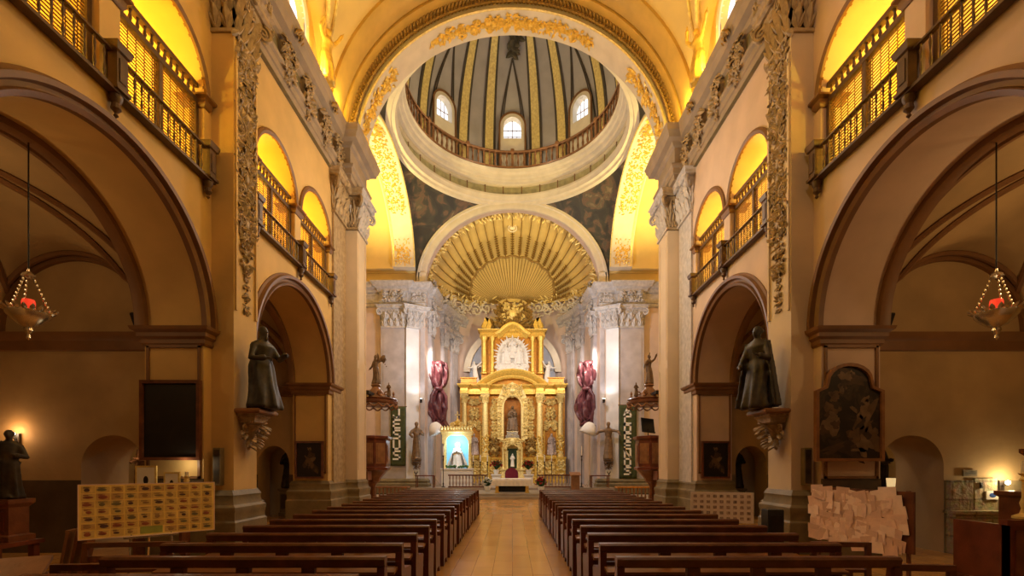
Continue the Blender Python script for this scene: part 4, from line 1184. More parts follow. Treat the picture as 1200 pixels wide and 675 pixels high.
# ================================================================ statues on the chancel piers, plaques below
for sd in (-1,1):
    near='left-hand' if sd<0 else 'right-hand'; x=sd*6.12
    c=thing('statue_corbel','small carved corbel on the %s chancel pier, below the brown statue'%near,'corbel',(x,30.38,2.15),PI-.3*sd)
    mb=MB(); mb.M=frame((0,0,0),(.8,0,0),(0,.8,0),(0,0,.8)); corbel(mb,.7,.8); mb.build('carved_bracket',M_['statue_brown'],c)
    st=figure('saint_statue',2.35,M_['statue_brown'],(x-sd*.08,30.08,2.16),PI+(.35 if sd<0 else -.35),[(-1,(.18,.04,.66),(.06,.17,.70)),(1,(.18,.05,.66),(.12,.18,.58))] if sd<0 else [(-1,(.27,.04,.74),(.32,.10,.66)),(1,(.26,.04,.74),(.32,.06,.66))],70+sd,beard=True,wide=.82,res=60)
    tag(st,'brown bearded saint statue with folded arms on the left-hand chancel pier' if sd<0 else 'brown bearded saint statue with spread arms on the right-hand chancel pier','statue')
    root=thing('sign_plaque','white plaque with a dark Y mark under the statue on the %s chancel pier'%near,'sign',(x+sd*.02,30.44,.98))
    mb=MB(); mb.box(-.2,.2,0,.03,0,.50); mb.build('plate',M_['letter'],root)
    mb=MB()
    for a,b in (((0,.08),(0,.25)),((0,.23),(-.11,.41)),((0,.23),(.11,.41))): mb.tube([(a[0],-.012,a[1]),(b[0],-.012,b[1])],.028,6)
    mb.build('mark',M_['black'],root)
    # maroon carved drapery on the apse pilaster
    root=thing('carved_drapery','maroon swagged drapery on the %s apse pilaster, knotted at the middle'%near,'drapery')
    M=frame((sd*5.15,32.35,0),(.90,-sd*.43,0),(-sd*.43,-.90,0))
    mb=MB(M); n=44; vs=[];fs=[]; mW=20
    for i in range(n+1):
        q=i/n; z=8.7-4.3*q
        w_=.40+.30*abs(math.sin(q*PI*2+.5))-.12*math.exp(-((q-.42)/.05)**2)*2+.1*q; sx=.22*math.sin(q*7)*q
        for j in range(mW+1):
            u=j/mW*2-1; f=.13*math.sin(u*8+q*9)+.08*math.sin(u*15-q*14)
            vs.append((u*w_+sx,.30+.20*(1-u*u)*(1+.5*math.sin(q*PI*3))+f,z+.10*math.cos(u*6)*(q>.9)))
    for i in range(n):
        for j in range(mW): k=i*(mW+1)+j; fs.append((k,k+1,k+mW+2,k+mW+1))
    mb.add(vs,fs); o=mb.build('cloth_swag',M_['maroon'],root,80); sl=o.modifiers.new('Solid','SOLIDIFY'); sl.thickness=.06
    mb=MB(M); mb.ell((.0,.56,6.9),(.30,.16,.16),10,7); mb.build('knot',M_['maroon'],root)
    mb=MB(M); mb.ell((.1,.5,8.6),(.36,.16,.2),10,7); mb.build('top_knot',M_['maroon'],root)
    for s in (-1,1): mb=MB(M); mb.tube([(s*.2,.5,6.9),(s*.5,.56,6.4),(s*.55,.5,5.6),(s*.28,.56,4.9),(s*.42,.5,4.4)],[.10,.12,.10,.12,.05],8); mb.build('twisted_tail',M_['maroon'],root)
    mb=MB(M)
    for i in range(14): mb.leaf((.0,.5,4.8-.02*i),(math.sin(i*2.1),0,math.cos(i*1.3)),(0,1,0),.4,.2,.4,.4)
    mb.build('rosette',M_['maroon'],root)
    # white umbrella lamps beside the drapery
    xu=sd*5.12; root=thing('umbrella_lamp','white umbrella-shaped reflector lamp on a thin stand by the %s apse wall'%near,'lamp',(xu*.97,30.78,.42))
    mb=MB(); mb.M=Matrix.Translation((0,0,3.8))@Matrix.Rotation(sd*.35,4,'Y')
    vs=[(0,0,.30)];fs=[]
    for i in range(1,7):
        for j in range(16):
            a=2*PI*j/16; q=i/6; vs.append((.54*q*math.cos(a),.54*q*math.sin(a)*.8,.35-.75*q*q*q-.04*(j%2)*q))
    for j in range(16): fs.append((0,1+j,1+(j+1)%16))
    for i in range(5):
        for j in range(16): a=1+i*16+j;b=1+i*16+(j+1)%16; fs.append((a,b,b+16,a+16))
    mb.add(vs,fs); o=mb.build('shade',M_['cloth'],root,80); sl=o.modifiers.new('Solid','SOLIDIFY'); sl.thickness=.01
    mb=MB(); mb.tube([(0,0,.05),(0,0,4.1)],.018,8); mb.build('pole',M_['silver'],root)
    for k in range(3): a=2*PI*k/3; mb=MB(); mb.tube([(0,0,.5),(.4*math.cos(a),.4*math.sin(a),.0)],.014,6); mb.build('leg',M_['silver'],root)

# ================================================================ high altar retable
RY=37.3; K=RY/560
def rx(px): return (px-600.5)*K
def rz(py): return H0+(546-py)*K
M=BF(RY)
ret=thing('altar_retable','tall gilded baroque retable with columns behind the main altar','altarpiece',(0,RY,.42))
def rbuild(name,mb,m,parent=None,sm=35):
    o=mb.build(name,m,None,sm); o.parent=parent or ret
    o.matrix_parent_inverse=Matrix.Translation((0,-RY,-.42)) if (parent is None) else Matrix.Identity(4)
    return o
mb=MB(M)
mb.box(rx(539),rx(662),-1.2,.0,.42,rz(455)); rbuild('back_panel',mb,M_['orangegold'])
mb=MB(M); Z0,Z1=.42,rz(536)
mb.rings(rx(541),rx(660),-.5,.35,[(.08,Z0),(.08,Z0+.25),(0,Z0+.3),(0,Z1-.2),(.06,Z1-.12),(.1,Z1)])
for px in (545,569,632,656): mb.rings(rx(px)-.36,rx(px)+.36,.2,.85,[(.05,Z0),(.05,Z0+.3),(0,Z0+.36),(0,Z1-.2),(.05,Z1-.1),(.07,Z1+.02)])
rbuild('predella',mb,M_['gold'])
mb=MB(M)
for a,b in ((549,565),(573,590),(611,628),(636,652)): mb=MB(M); relief(mb,rx(a),rx(b),Z0+.4,Z1-.25,.36,int(a),50,.26); rbuild('predella_carving',mb,M_['gold2'])
for px in (545,569,632,656): mb=MB(M); relief(mb,rx(px)-.28,rx(px)+.28,Z0+.45,Z1-.25,.86,int(px),60,.22); rbuild('predella_carving',mb,M_['gold2'])
ZC0,ZC1=Z1+.02,rz(463)
for i,px in enumerate((545,569,632,656)):
    mb=MB(M); r=.235 if i in (1,2) else .19
    mb.lathe([(r*1.35,0),(r*1.35,.08),(r*1.1,.12),(r*1.3,.2),(r*1.02,.27),(r*1.04,1.2),(r,2.2),(r*.86,ZC1-ZC0-.65)],(rx(px),.52,ZC0),18)
    cl=rbuild('column',mb,M_['gold2'])
    mb=MB(M)
    for q in range(40):
        a=random.Random(q+i*50).uniform(PI*.0,PI); z=ZC0+.3+(q/40)*(1.3); mb.leaf((rx(px)+r*math.cos(a),.52+r*math.sin(a),z),(random.Random(q).uniform(-1,1),0,1),(math.cos(a),math.sin(a),0),.22,.14,.3,.3)
    rbuild('column_garland',mb,M_['gold'],cl)
    mb=MB(M); capital(mb,rx(px)-r*.85,rx(px)+r*.85,ZC1-.66,ZC1,r*1.7,i,y0=.52-r*.85); rbuild('capital',mb,M_['gold2'],cl)
ZE=rz(452)
EP=[(0,0),(.04,.02),(.04,.16),(.0,.20),(.0,.42),(.08,.48),(.14,.58),(.22,.64),(.24,ZE-ZC1)]
mb=MB(M); zz=[(o,z+ZC1) for o,z in EP]
mb.rings(rx(541),rx(660),-.4,.12,zz); mb.rings(rx(541),rx(590),-.4,.4,zz); mb.rings(rx(611),rx(660),-.4,.4,zz)
for px in (545,569,632,656): mb.rings(rx(px)-.28,rx(px)+.28,.2,.82,zz)
rbuild('entablature',mb,M_['gold'])
# broken segmental pediment
mb=MB(M); pts=[];Ns=[];Bs=[]
pl=[(560,453),(566,448),(573,443.5),(581,439.5),(590,437),(600.5,436),(611,437),(620,439.5),(628,443.5),(635,448),(641,453)]
for i,(a,b) in enumerate(pl):
    pts.append((rx(a),.2,rz(b))); q=(i-5)/5; Ns.append(V((q*.5,0,1)).normalized()); Bs.append(V((0,1,0)))
mb.sweep(pts,Ns,Bs,[(-.55,-.5),(-.55,.2),(-.40,.3),(-.34,.3),(-.2,.45),(-.06,.55),(.08,.62),(.12,.62),(.12,-.5)]); rbuild('pediment',mb,M_['gold'])
# central niche
mb=MB(M); nx0,nx1=rx(590.5),rx(610.5); nr=(nx1-nx0)/2; nz0,nz1=rz(508),rz(478)
outl=[(rx(583),rz(515)),(nx0,rz(515)),(nx0,nz1)]+arc(rx(600.5),nz1,nr,nr*1.25,16)[1:-1]+[(nx1,nz1),(nx1,rz(515)),(rx(618),rz(515)),(rx(618),rz(470)),(rx(612),rz(455)),(rx(600.5),rz(449)),(rx(589),rz(455)),(rx(583),rz(470))]
mb.plate(outl,[],-.2,.55); nf=rbuild('niche_frame',mb,M_['gold2'])
mb=MB(M); mb.arch(rx(600.5),nz1,nr,nr*1.25,[(0,.5),(0,.66),(.12,.7),(.2,.6),(.2,.5)],n=20)
for s in (-1,1):
    mb.box(min(s*nr,s*(nr+.18)),max(s*nr,s*(nr+.18)),.5,.66,rz(512),nz1)
    relief(mb,s*(nr+.36)-.17,s*(nr+.36)+.17,rz(512),rz(468),.56,33+s,70,.24)
relief(mb,-.75,.75,rz(466),rz(452),.56,39,70,.28); mb.ell((0,.7,rz(459)),(.2,.12,.24),10,7)
rbuild('niche_carving',mb,M_['gold2'],nf)
mb=MB(M); mb.box(nx0,nx1,.0,.02,rz(515),rz(466)); rbuild('niche_back',mb,mat('niche_orange',(.42,.16,.02),.45,.2,5,.1,20,metal=.3),nf)
mb=MB(M); mb.rings(-.42,.42,.05,.75,[(.1,rz(514)),(.1,rz(511)),(0,rz(510)),(0,rz(507)),(.06,rz(506))]); rbuild('niche_plinth',mb,M_['silver'],nf)
# tabernacle tower
mb=MB(M); mb.rings(rx(588),rx(613),.3,1.1,[(.06,rz(566)),(.0,rz(562)),(0,rz(552)),(.08,rz(551)),(.08,rz(549))])
for px in (590,611): mb.lathe([(.12,0),(.09,.08),(.09,1.45),(.13,1.6)],(rx(px),1.0,rz(549)),10)
for px in (594.5,606.5): mb.lathe([(.09,0),(.07,.08),(.07,1.2),(.1,1.35)],(rx(px),1.2,rz(549)),10)
mb.box(rx(589),rx(594),.3,.9,rz(549),rz(526)); mb.box(rx(607),rx(612),.3,.9,rz(549),rz(526)); mb.box(rx(589),rx(612),.3,.5,rz(549),rz(520))
mb.arch(0,rz(527),rx(607)-0,.55,[(0,.3),(0,1.15),(.14,1.2),(.24,1.05),(.24,.3)],n=16)
mb.rings(-.5,.5,.4,1.1,[(.1,rz(519)),(.1,rz(518)),(-.15,rz(516)),(-.28,rz(513)),(-.42,rz(510))])
relief(mb,rx(586),rx(615),rz(521),rz(516),1.15,91,80,.2)
tb=rbuild('tabernacle',mb,M_['gold2'])
mb=MB(M); mb.box(rx(595),rx(606),.55,.6,rz(549),rz(526)); rbuild('tabernacle_niche',mb,mat('niche_green',(.05,.09,.05),.3,.3,6,metal=.3),tb)
for s in (-1,1):
    mb=MB(M); relief(mb,s*1.5-.48,s*1.5+.48,rz(534),rz(514),.1,95,60,.3); rbuild('wing_carving',mb,M_['darkgold'])
    mb=MB(M); relief(mb,rx(556 if s<0 else 645)-.5,rx(556 if s<0 else 645)+.5,rz(505),rz(466),.05,97,30,.34); rbuild('wing_carving',mb,M_['gold2'])
    mb=MB(M); relief(mb,rx(579 if s<0 else 622)-.26,rx(579 if s<0 else 622)+.26,rz(534),rz(468),.05,98,60,.26); rbuild('wing_carving',mb,M_['gold2'])
    x=rx(556 if s<0 else 645); mb=MB(M); mb.box(x-.55,x-.45,0,.12,rz(536),rz(500)); mb.box(x+.45,x+.55,0,.12,rz(536),rz(500)); mb.arch(x,rz(503),.5,.4,[(-.05,0),(-.05,.14),(.08,.14),(.08,0)],n=14); mb.rings(x-.3,x+.3,.1,.6,[(0,rz(538)),(.1,rz(535)),(.1,rz(534))]); rbuild('side_niche',mb,M_['gold'])
    # pedestal blocks that carry the white angels
    x=rx(550 if s<0 else 651); mb=MB(M); mb.rings(x-.6,x+.6,-.4,.5,[(.05,ZE),(.05,ZE+.12),(0,ZE+.15),(0,ZE+.45),(.06,ZE+.5),(.06,ZE+.56)]); rbuild('attic_block',mb,M_['orangegold'])
# upper storey
U0=rz(438)
mb=MB(M); mb.box(rx(564),rx(637),-.9,-.1,ZE,rz(391)); mb.box(rx(573),rx(628),-.1,.05,U0,rz(388)); us=rbuild('upper_storey',mb,M_['orangegold'])
for px in (567.5,577,624,633.5):
    mb=MB(M); r=.2 if px in (567.5,633.5) else .15; mb.lathe([(r*1.4,0),(r*1.4,.1),(r,.18),(r*1.02,1.0),(r*.85,2.5),(r*1.4,2.75),(r*1.5,2.9)],(rx(px),.18,U0-.05),14); rbuild('column',mb,M_['gold'])
mb=MB(M); zz=[(o*.8,rz(396)+z*.8) for o,z in EP]
mb.rings(rx(563),rx(638),-.5,.1,zz); mb.rings(rx(563),rx(582),-.5,.3,zz); mb.rings(rx(619),rx(638),-.5,.3,zz); rbuild('entablature',mb,M_['gold'])
mb=MB(M); pts=[];Ns=[];Bs=[]
for i,(a,b) in enumerate([(581,394),(586,391),(591,386),(596,383),(600.5,382),(605,383),(610,386),(615,391),(620,394)]):
    pts.append((rx(a),.1,rz(b))); q=(i-4)/4; Ns.append(V((q*.7,0,1)).normalized()); Bs.append(V((0,1,0)))
mb.sweep(pts,Ns,Bs,[(-.35,-.5),(-.35,.2),(-.2,.3),(-.1,.42),(.05,.5),(.16,.5),(.16,-.5)]); rbuild('pediment',mb,M_['gold'])
mb=MB(M)
for s in (-1,1):
    mb.sweep([(s*rx(629),.1,rz(388)),(s*rx(627),.1,rz(381)),(s*rx(630),.1,rz(374)),(s*rx(634),.1,rz(386))],[V((s,0,.3))]*4,[V((0,1,0))]*4,[(-.15,-.2),(-.15,.25),(.15,.25),(.15,-.2)])
    mb.lathe([(.12,0),(.16,.1),(.06,.2),(.14,.4),(.02,.7)],(s*rx(635),.1,rz(389)),10)
rbuild('pediment_scroll',mb,M_['gold'])
mb=MB(M); rnd=random.Random(5)                    # crest: clouds, rays and a cartouche
for i in range(130):
    a=rnd.uniform(.05,PI-.05); q=rnd.random(); p=(1.75*q*math.cos(a)*.9,.0-.2*q,rz(384)+1.9*q*math.sin(a)); mb.leaf(p,(math.cos(a),0,math.sin(a)),(0,1,0),.5,.3,.7,.5)
rbuild('crest_foliage',mb,M_['darkgold'])
mb=MB(M)
for i in range(26): a=PI*(i+.5)/26; mb.leaf((.9*math.cos(a),-.4,rz(381)+.9*math.sin(a)),(math.cos(a),-.1,math.sin(a)),(0,1,0),1.25-.35*(i%2),.12,0,.05)
mb.ell((0,.1,rz(369)),(.42,.2,.5),12,8); mb.ell((0,.22,rz(369)),(.28,.16,.34),10,7)
for s in (-1,1): mb.spiral((s*.6,.1,rz(373)),(s,0,0),(0,0,1),.35,1.5,.09,a0=0,n=18,hand=1); mb.spiral((s*.5,.1,rz(361)),(s,0,0),(0,0,1),.3,1.5,.08,a0=0,n=18,hand=-1)
for i in range(30): mb.leaf((rnd.uniform(-.5,.5),.1,rz(372)+rnd.uniform(0,1)),(rnd.uniform(-1,1),0,rnd.uniform(-.2,1)),(0,1,0),.4,.2,.5,.5)
rbuild('crest_cartouche',mb,M_['gold2'])
# retable sculpture, each figure on its own
def rf(name,px,py,hpx,m,label,y=.5,**kw):
    o=figure(name,hpx*K,m,(rx(px),RY-y,rz(py)),PI+kw.pop('rz',0),res=kw.pop('res',48),**kw); return tag(o,label,'statue')
rf('virgin_statue',600.5,505.5,29,M_['statue_brown'],'dark robed mother and child statue in the gilded central niche',y=.42,veil=True,child=True,seed=4,wide=1.15,cape=.1)
rf('bishop_statue',556,533.5,25,M_['statue_grey'],'grey-robed saint statue in the left-hand niche of the gilded retable',y=.38,beard=True,seed=11,cape=.1)
rf('bishop_statue',646,533.5,25,M_['statue_grey'],'grey-robed saint statue in the right-hand niche of the gilded retable',y=.38,beard=True,seed=14,cape=.1,veil=True)
rf('tabernacle_statue',600.5,547,15,M_['statue_white'],'small pale statue standing inside the golden tabernacle tower',y=.86,veil=True,seed=16,res=40)
rf('angel_statue',559,449.5,25,M_['statue_white'],'white angel with outstretched arm on the left-hand shoulder of the retable',y=.25,wings=True,seed=20,lean=(.12,.05),arms=[(-1,(.2,.05,.84),(.36,.1,.93)),(1,(.2,.05,.70),(.34,.1,.74))],rz=-.3)
rf('angel_statue',640,449.5,25,M_['statue_white'],'white angel with raised arm on the right-hand shoulder of the retable',y=.25,wings=True,seed=21,lean=(-.12,.05),arms=[(-1,(.2,.05,.70),(.34,.1,.72)),(1,(.2,.05,.84),(.3,.1,.98))],rz=.3)
g=thing('trinity_relief','white sculptured group under the golden top pediment of the retable','relief',(0,RY-.18,rz(437.5)+.02))
mb=MB(BF(0)); mb.v=[]; mb.M=frame((0,0,0),(1,0,0),(0,-1,0))
g.scale=(1.22,1,1.08); rnd=random.Random(3)
for i in range(60):
    a=rnd.uniform(0,2*PI); q=rnd.random()**.5; mb.ell((.95*q*math.cos(a),.10,.28+.3*q*math.sin(a)+.1),(.22,.16,.16),8,6)
mb.build('cloud_base',M_['statue_white'],g)
mb=MB(frame((0,0,0),(1,0,0),(0,-1,0)))
outl=[(-1,0),(-1,1.1)]+[(1.0*math.cos(PI-PI*i/16)*.95,1.1+1.4*math.sin(PI*i/16)) for i in range(1,16)]+[(1,1.1),(1,0)]
mb.plate(outl,[],-.02,.08)
for i in range(40):
    a=2*PI*i/40; mb.leaf((.85*math.cos(a),.06,1.15+1.1*math.sin(a)),(math.cos(a),.1,math.sin(a)),(0,1,0),.5-.2*(i%2),.12,0,.05)
mb.build('relief_ground',M_['statue_white'],g)
for i,(x,z,h_,sd_) in enumerate(((-.40,.55,1.45,5),(.40,.55,1.45,6),(0,.95,1.5,7))):
    figure('carved_figure',h_,M_['statue_white'],(x,-.26,z),PI,None,sd_,beard=True,cape=.08,parent=g,res=45)
# ================================================================ shrine of the Virgin, left of the retable
sh=thing('virgin_shrine','golden canopied shrine with blue-lit backing and white pedestal, left of the retable','shrine',(-3.55,30.9,.42))
mb=MB(); mb.rings(-.98,.98,-.45,.45,[(.0,0),(.0,1.05),(.05,1.1),(.05,1.18)]); mb.build('pedestal',M_['cloth'],sh)
mb=MB()
for s in (-1,1):
    for y in (-.36,.32): mb=MB(); mb.lathe([(.1,0),(.1,.06),(.06,.12),(.07,.8),(.055,1.9),(.1,2.0)],(s*.80,y,1.18),12); mb.build('post',M_['gold2'],sh)
mb=MB(); mb.plate([(-.93,0),(-.73,0),(-.73,.2)]+arc(0,.1,.70,.55,16)[1:-1]+[(.73,.2),(.73,0),(.93,0),(.93,.95),(-.93,.95)],[],-.42,-.34); mb.M=Matrix.Translation((0,0,2.75))
mb2=MB(Matrix.Translation((0,0,2.75))); mb2.plate([(-.93,0),(-.73,0),(-.73,.2)]+arc(0,.1,.70,.55,16)[1:-1]+[(.73,.2),(.73,0),(.93,0),(.93,.95),(-.93,.95)],[],-.44,-.34)
mb2.rings(-.93,.93,-.40,.40,[(.0,.55),(.05,.58),(.05,.68),(.1,.72),(.1,.82),(.02,.86),(.0,1.0),(-.35,1.12),(-.5,1.3),(-.7,1.42)])
for i in range(11): x=-.95+1.9*i/10; mb2.leaf((x,-.47,.85),(0,0,1),(0,-1,0),.34,.16,.3,.2)
mb2.spiral((-.3,-.4,1.2),(1,0,0),(0,0,1),.16,1.5,.05); mb2.spiral((.3,-.4,1.2),(-1,0,0),(0,0,1),.16,1.5,.05)
mb2.build('canopy',M_['gold2'],sh)
mb=MB(); mb.lathe([(.12,0),(.18,.12),(.06,.2),(.10,.3)],(0,0,4.12),10); mb.box(-.03,.03,-.03,.03,4.4,4.85); mb.box(-.16,.16,-.03,.03,4.6,4.66); mb.build('finial_cross',M_['gold2'],sh)
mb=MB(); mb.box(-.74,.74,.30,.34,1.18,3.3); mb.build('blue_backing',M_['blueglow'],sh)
rnd=random.Random(2); mb=MB()
for i in range(60): mb.ell((rnd.uniform(-.7,.7),-.38+.2*rnd.random(),1.24+.1*rnd.random()),.07,6,5)
mb.build('flower_border',M_['green'],sh)
vg=figure('virgin_statue',1.55,M_['statue_white'],(-3.55,30.8,1.62),PI,[(-1,(.16,.05,.6),(.03,.15,.68)),(1,(.16,.05,.6),(.03,.15,.68))],9,veil=True,wide=1.45,cape=.34,halo=True,res=60); tag(vg,'white-mantled Virgin statue with halo inside the blue-lit shrine','statue')
# IHS-like plain initials are left blank; small sign on the pedestal front
# ================================================================ altar table and sanctuary furniture
al=thing('altar_table','altar table with white cloth and gilded legs at the end of the aisle','altar',(-.02,26.3,.28))
mb=MB(); mb.box(-1.0,1.0,-.42,.42,.70,.76); mb.build('table_top',M_['wood_mid'],al)
for s in (-1,1):
    mb=MB(); mb.rings(s*.82-.09,s*.82+.09,-.32,.32,[(.03,0),(.03,.06),(0,.08),(0,.62),(.04,.70)]); mb.build('leg',M_['gold'],al)
mb=MB(); mb.box(-.73,.73,-.25,-.2,.05,.42); 
for i in range(13): mb.box(-.7+.115*i-.012,-.7+.115*i+.012,-.28,-.25,.05,.42)
mb.build('grille_front',M_['iron'],al)
cl=MB(); n=60; vs=[];fs=[]
per=[(x,-.46) for x in [-1.05+2.1*i/30 for i in range(31)]]+[(1.05,y) for y in [-.3,-.1,.1,.3]]+[(x,.46) for x in [1.05-2.1*i/30 for i in range(31)]]+[(-1.05,y) for y in [.3,.1,-.1,-.3]]
N_=len(per)
for zi,(z,o) in enumerate(((.785,-.04),(.775,0),(.62,.03),(.46,.05),(.38,.055))):
    for j,(x,y) in enumerate(per):
        f=1+o*(1+.8*math.sin(j*1.9)); vs.append((x*f,y*f*1.0,z))
for zi in range(4):
    for j in range(N_): a=zi*N_+j;b=zi*N_+(j+1)%N_; fs.append((a,b,b+N_,a+N_))
fs.append(tuple(range(N_))); cl.add(vs,fs); c_=cl.build('altar_cloth',M_['cloth'],None,60); c_.location=(-.02,26.3,.28); tag(c_,'white pleated cloth draped over the altar table','altar cloth')
ch=thing('celebrant_chair','high-backed chair draped in purple cloth behind the altar','chair',(-.05,28.3,.28))
mb=MB(); mb.box(-.38,.38,-.3,.3,.40,.5); mb.build('seat',M_['purple'],ch)
mb=MB(); mb.plate([(-.40,.5),(-.40,1.0)]+arc(0,1.0,.40,.36,12)[1:-1]+[(.40,1.0),(.40,.5)],[],-.36,-.28); o=mb.build('backrest',M_['purple'],ch)
o.rotation_euler=(0,0,PI)
for sx in (-.33,.33):
    for y in (-.26,.26): mb=MB(); mb.box(sx-.035,sx+.035,y-.035,y+.035,0,.4); mb.build('leg',M_['wood'],ch)
def flowers(loc,label,m='red',ped=True,s=1):
    r=thing('flower_arrangement',label,'flowers',loc); mb=MB(); mb.lathe([(.12,0),(.16,.1),(.20,.28),(.17,.30)],(0,0,0),14); mb.build('vase',M_['letter'],r)
    mb=MB(); rnd=random.Random(len(label))
    for i in range(50): a=rnd.uniform(0,2*PI); mb.leaf((0,0,.3),(math.cos(a),math.sin(a),rnd.uniform(.2,2)),(0,0,1),.5*s,.13,.4,.2)
    mb.build('foliage',M_['green'],r); mb=MB()
    for i in range(44):
        a=rnd.uniform(0,2*PI); q=rnd.random()**.5; c=V((.36*q*math.cos(a)*s,.36*q*math.sin(a)*s,.42+.38*s*(1-q*q)+rnd.uniform(-.1,.1)))
        for k in range(5): b=2*PI*k/5; mb.leaf(c,(math.cos(b),math.sin(b),.4),(0,0,1),.11,.07,.2,.2)
    mb.build('blooms',M_[m],r)
for s in (-1,1):
    nm='left-hand' if s<0 else 'right-hand'
    p=thing('pedestal','white square pedestal under the red flowers, %s of the tabernacle'%nm,'pedestal',(s*1.08,32.0,.42)); mb=MB(); mb.rings(-.28,.28,-.28,.28,[(.05,0),(.05,.08),(0,.1),(0,.62),(.06,.7),(.06,.78)]); mb.build('block',M_['cloth'],p)
    mb=MB(); mb.box(-.18,.18,-.295,-.275,.2,.55); mb.build('front_panel',M_['letter'],p)
    flowers((s*1.08,32.0,1.205),'red flower arrangement on the white pedestal %s of the tabernacle'%nm,s=1.2)
flowers((1.62,26.9,.285),'red poinsettia pot standing on the step at the end of the altar',s=.9)
flowers((-1.45,27.6,.285),'white and green flower pot near the altar end below the shrine','letter',s=.8)
def candlestick(loc,h,label,group=None,m='gold2'):
    r=thing('candlestick',label,'candlestick',loc,group=group); mb=MB(); mb.lathe([(.13,0),(.13,.03),(.05,.07),(.03,.14),(.05,.22),(.025,.3),(.025,h*.7),(.05,h*.74),(.025,h*.8),(.07,h*.86)],(0,0,0),12); mb.build('stem',M_[m],r)
    mb=MB(); mb.lathe([(.03,0),(.03,h*.25)],(0,0,h*.86),8); mb.build('candle',M_['candle'],r)
for s in (-1,1):
    sw='left-hand' if s<0 else 'right-hand'
    for i,x in enumerate((1.75,2.25,2.75)):
        candlestick((s*x,33.5,.42),1.9,'tall dark candlestick %s of the %s three before the retable'%(('innermost','middle','outermost')[i],sw),'candlesticks before the retable','bronze')
    # communion rail
    r=thing('communion_rail','dark low communion rail with turned posts, %s of the altar'%sw,'railing',(s*2.75,29.4,.42))
    mb=MB(); mb.box(-1.2,1.2,-.09,.09,.72,.80); mb.build('top_rail',M_['wood'],r); mb=MB(); mb.box(-1.2,1.2,-.08,.08,0,.08); mb.build('bottom_rail',M_['wood'],r)
    mb=MB(); mb.lathe([(.05,0),(.03,.05),(.07,.2),(.03,.35),(.06,.5),(.04,.64)],(0,0,.08),8); pb=mb.build('baluster',M_['statue_grey'],r)
    for i in range(12):
        o=pb if i==0 else pb.copy()
        if i: col.objects.link(o)
        o.location=(-1.1+.2*i,0,0)
    # white cloth table with things by the apse wall
    r=thing('credence_table','small dark credence table by the %s apse wall'%sw,'table',(s*5.35,29.4,.42)); mb=MB(); mb.box(-.6,.6,-.3,.3,.7,.76); mb.build('table_top',M_['wood_red'],r)
    for sx in (-.52,.52):
        for y in (-.24,.24): mb=MB(); mb.box(sx-.03,sx+.03,y-.03,y+.03,0,.7); mb.build('leg',M_['wood'],r)
    candlestick((s*4.3,29.7,.42),2.3,'tall silver candle stand between the %s umbrella lamp and the altar'%sw,None,'bronze')
am=thing('lectern','plain orange-brown wooden lectern at the end of the right-hand communion rail','lectern',(3.75,28.6,.02))
mb=MB(); mb.rings(-.24,.24,-.2,.2,[(.05,0),(.05,.08),(0,.1),(0,1.15)]); mb.build('body',M_['wood_mid'],am); mb=MB(); mb.extr([(-.28,1.15),(-.28,1.18),(.28,1.36),(.28,1.33)],-.32,.32); mb.build('slanted_top',M_['wood_mid'],am)
for s in (-1,1):
    sw='left-hand' if s<0 else 'right-hand'
    c='orange-topped long wooden stall with turned spindles below the %s pulpit'%sw if s>0 else 'brown wooden stall with turned spindles below the %s pulpit'%sw
    r=thing('choir_stall',c,'stall',(s*5.75,22.4,0))
    mb=MB(); mb.box(-.9,.9,-.25,.25,.72,.79); mb.build('table_top',mat('orange_varnish',(.55,.24,.04),.3,.2,5) if s>0 else M_['wood_mid'],r)
    mb=MB(); mb.box(-.9,.9,-.2,.2,.0,.1); mb.build('plinth',M_['wood'],r)
    mb=MB(); mb.lathe([(.04,0),(.025,.06),(.05,.2),(.025,.36),(.05,.5),(.03,.62)],(0,0,.1),8); pb=mb.build('spindle',M_['wood_mid'],r)
    for i in range(10):
        o=pb if i==0 else pb.copy()
        if i: col.objects.link(o)
        o.location=(-.8+.178*i,-.14,0)
# ================================================================ picture boards near the camera
def yaw_between(a,b): return math.atan2(b[1]-a[1],b[0]-a[0])
def easel_legs(root,w,h,z0,m):
    for x in (-w*.14,w*.14):
        mb=MB(); mb.tube([(x,.02,z0+.15),(x*1.25,-.10,0)],.016,8); mb.build('leg',m,root)
    mb=MB(); mb.tube([(0,.03,z0+h*.8),(0,.42,0)],.016,8); mb.build('leg',m,root)
    mb=MB(); mb.box(-w*.2,w*.2,-.07,.03,z0-.03,z0); mb.build('ledge',m,root)
cardm=[mat('card_%d'%i,c,.7,.18,16,c2=c2) for i,(c,c2) in enumerate((((.78,.52,.13),(.60,.32,.08)),((.84,.58,.16),(.70,.42,.10)),((.90,.64,.22),(.66,.40,.11)),((.70,.42,.10),(.84,.58,.18)),((.80,.52,.16),(.55,.27,.08))))]
spot_m=[mat('drawing_%d'%i,c,.7,.3,9) for i,c in enumerate(((.10,.04,.03),(.28,.07,.03),(.16,.12,.05),(.30,.16,.05)))]
rnd=random.Random(21)
a=V((-6.28,6.9)); b=V((-5.05,8.1)); c=(a+b)/2; w=(b-a).length; yw=yaw_between(a,b)
root=thing('picture_board','yellow display board covered with rows of small pictures, on an easel','display board',(c.x,c.y,0),yw)
z0,h=.67,.81
mb=MB(); mb.box(-w/2,w/2,-.012,.012,z0,z0+h); mb.build('board',M_['yellowcard'],root)
mb=MB()
for (x0,x1,y0,y1) in ((-w/2,w/2,z0,z0+.012),(-w/2,w/2,z0+h-.012,z0+h),(-w/2,-w/2+.012,z0,z0+h),(w/2-.012,w/2,z0,z0+h)): mb.box(x0,x1,-.018,.018,y0,y1)
mb.build('board_frame',M_['paper'],root)
nc,nr=10,7
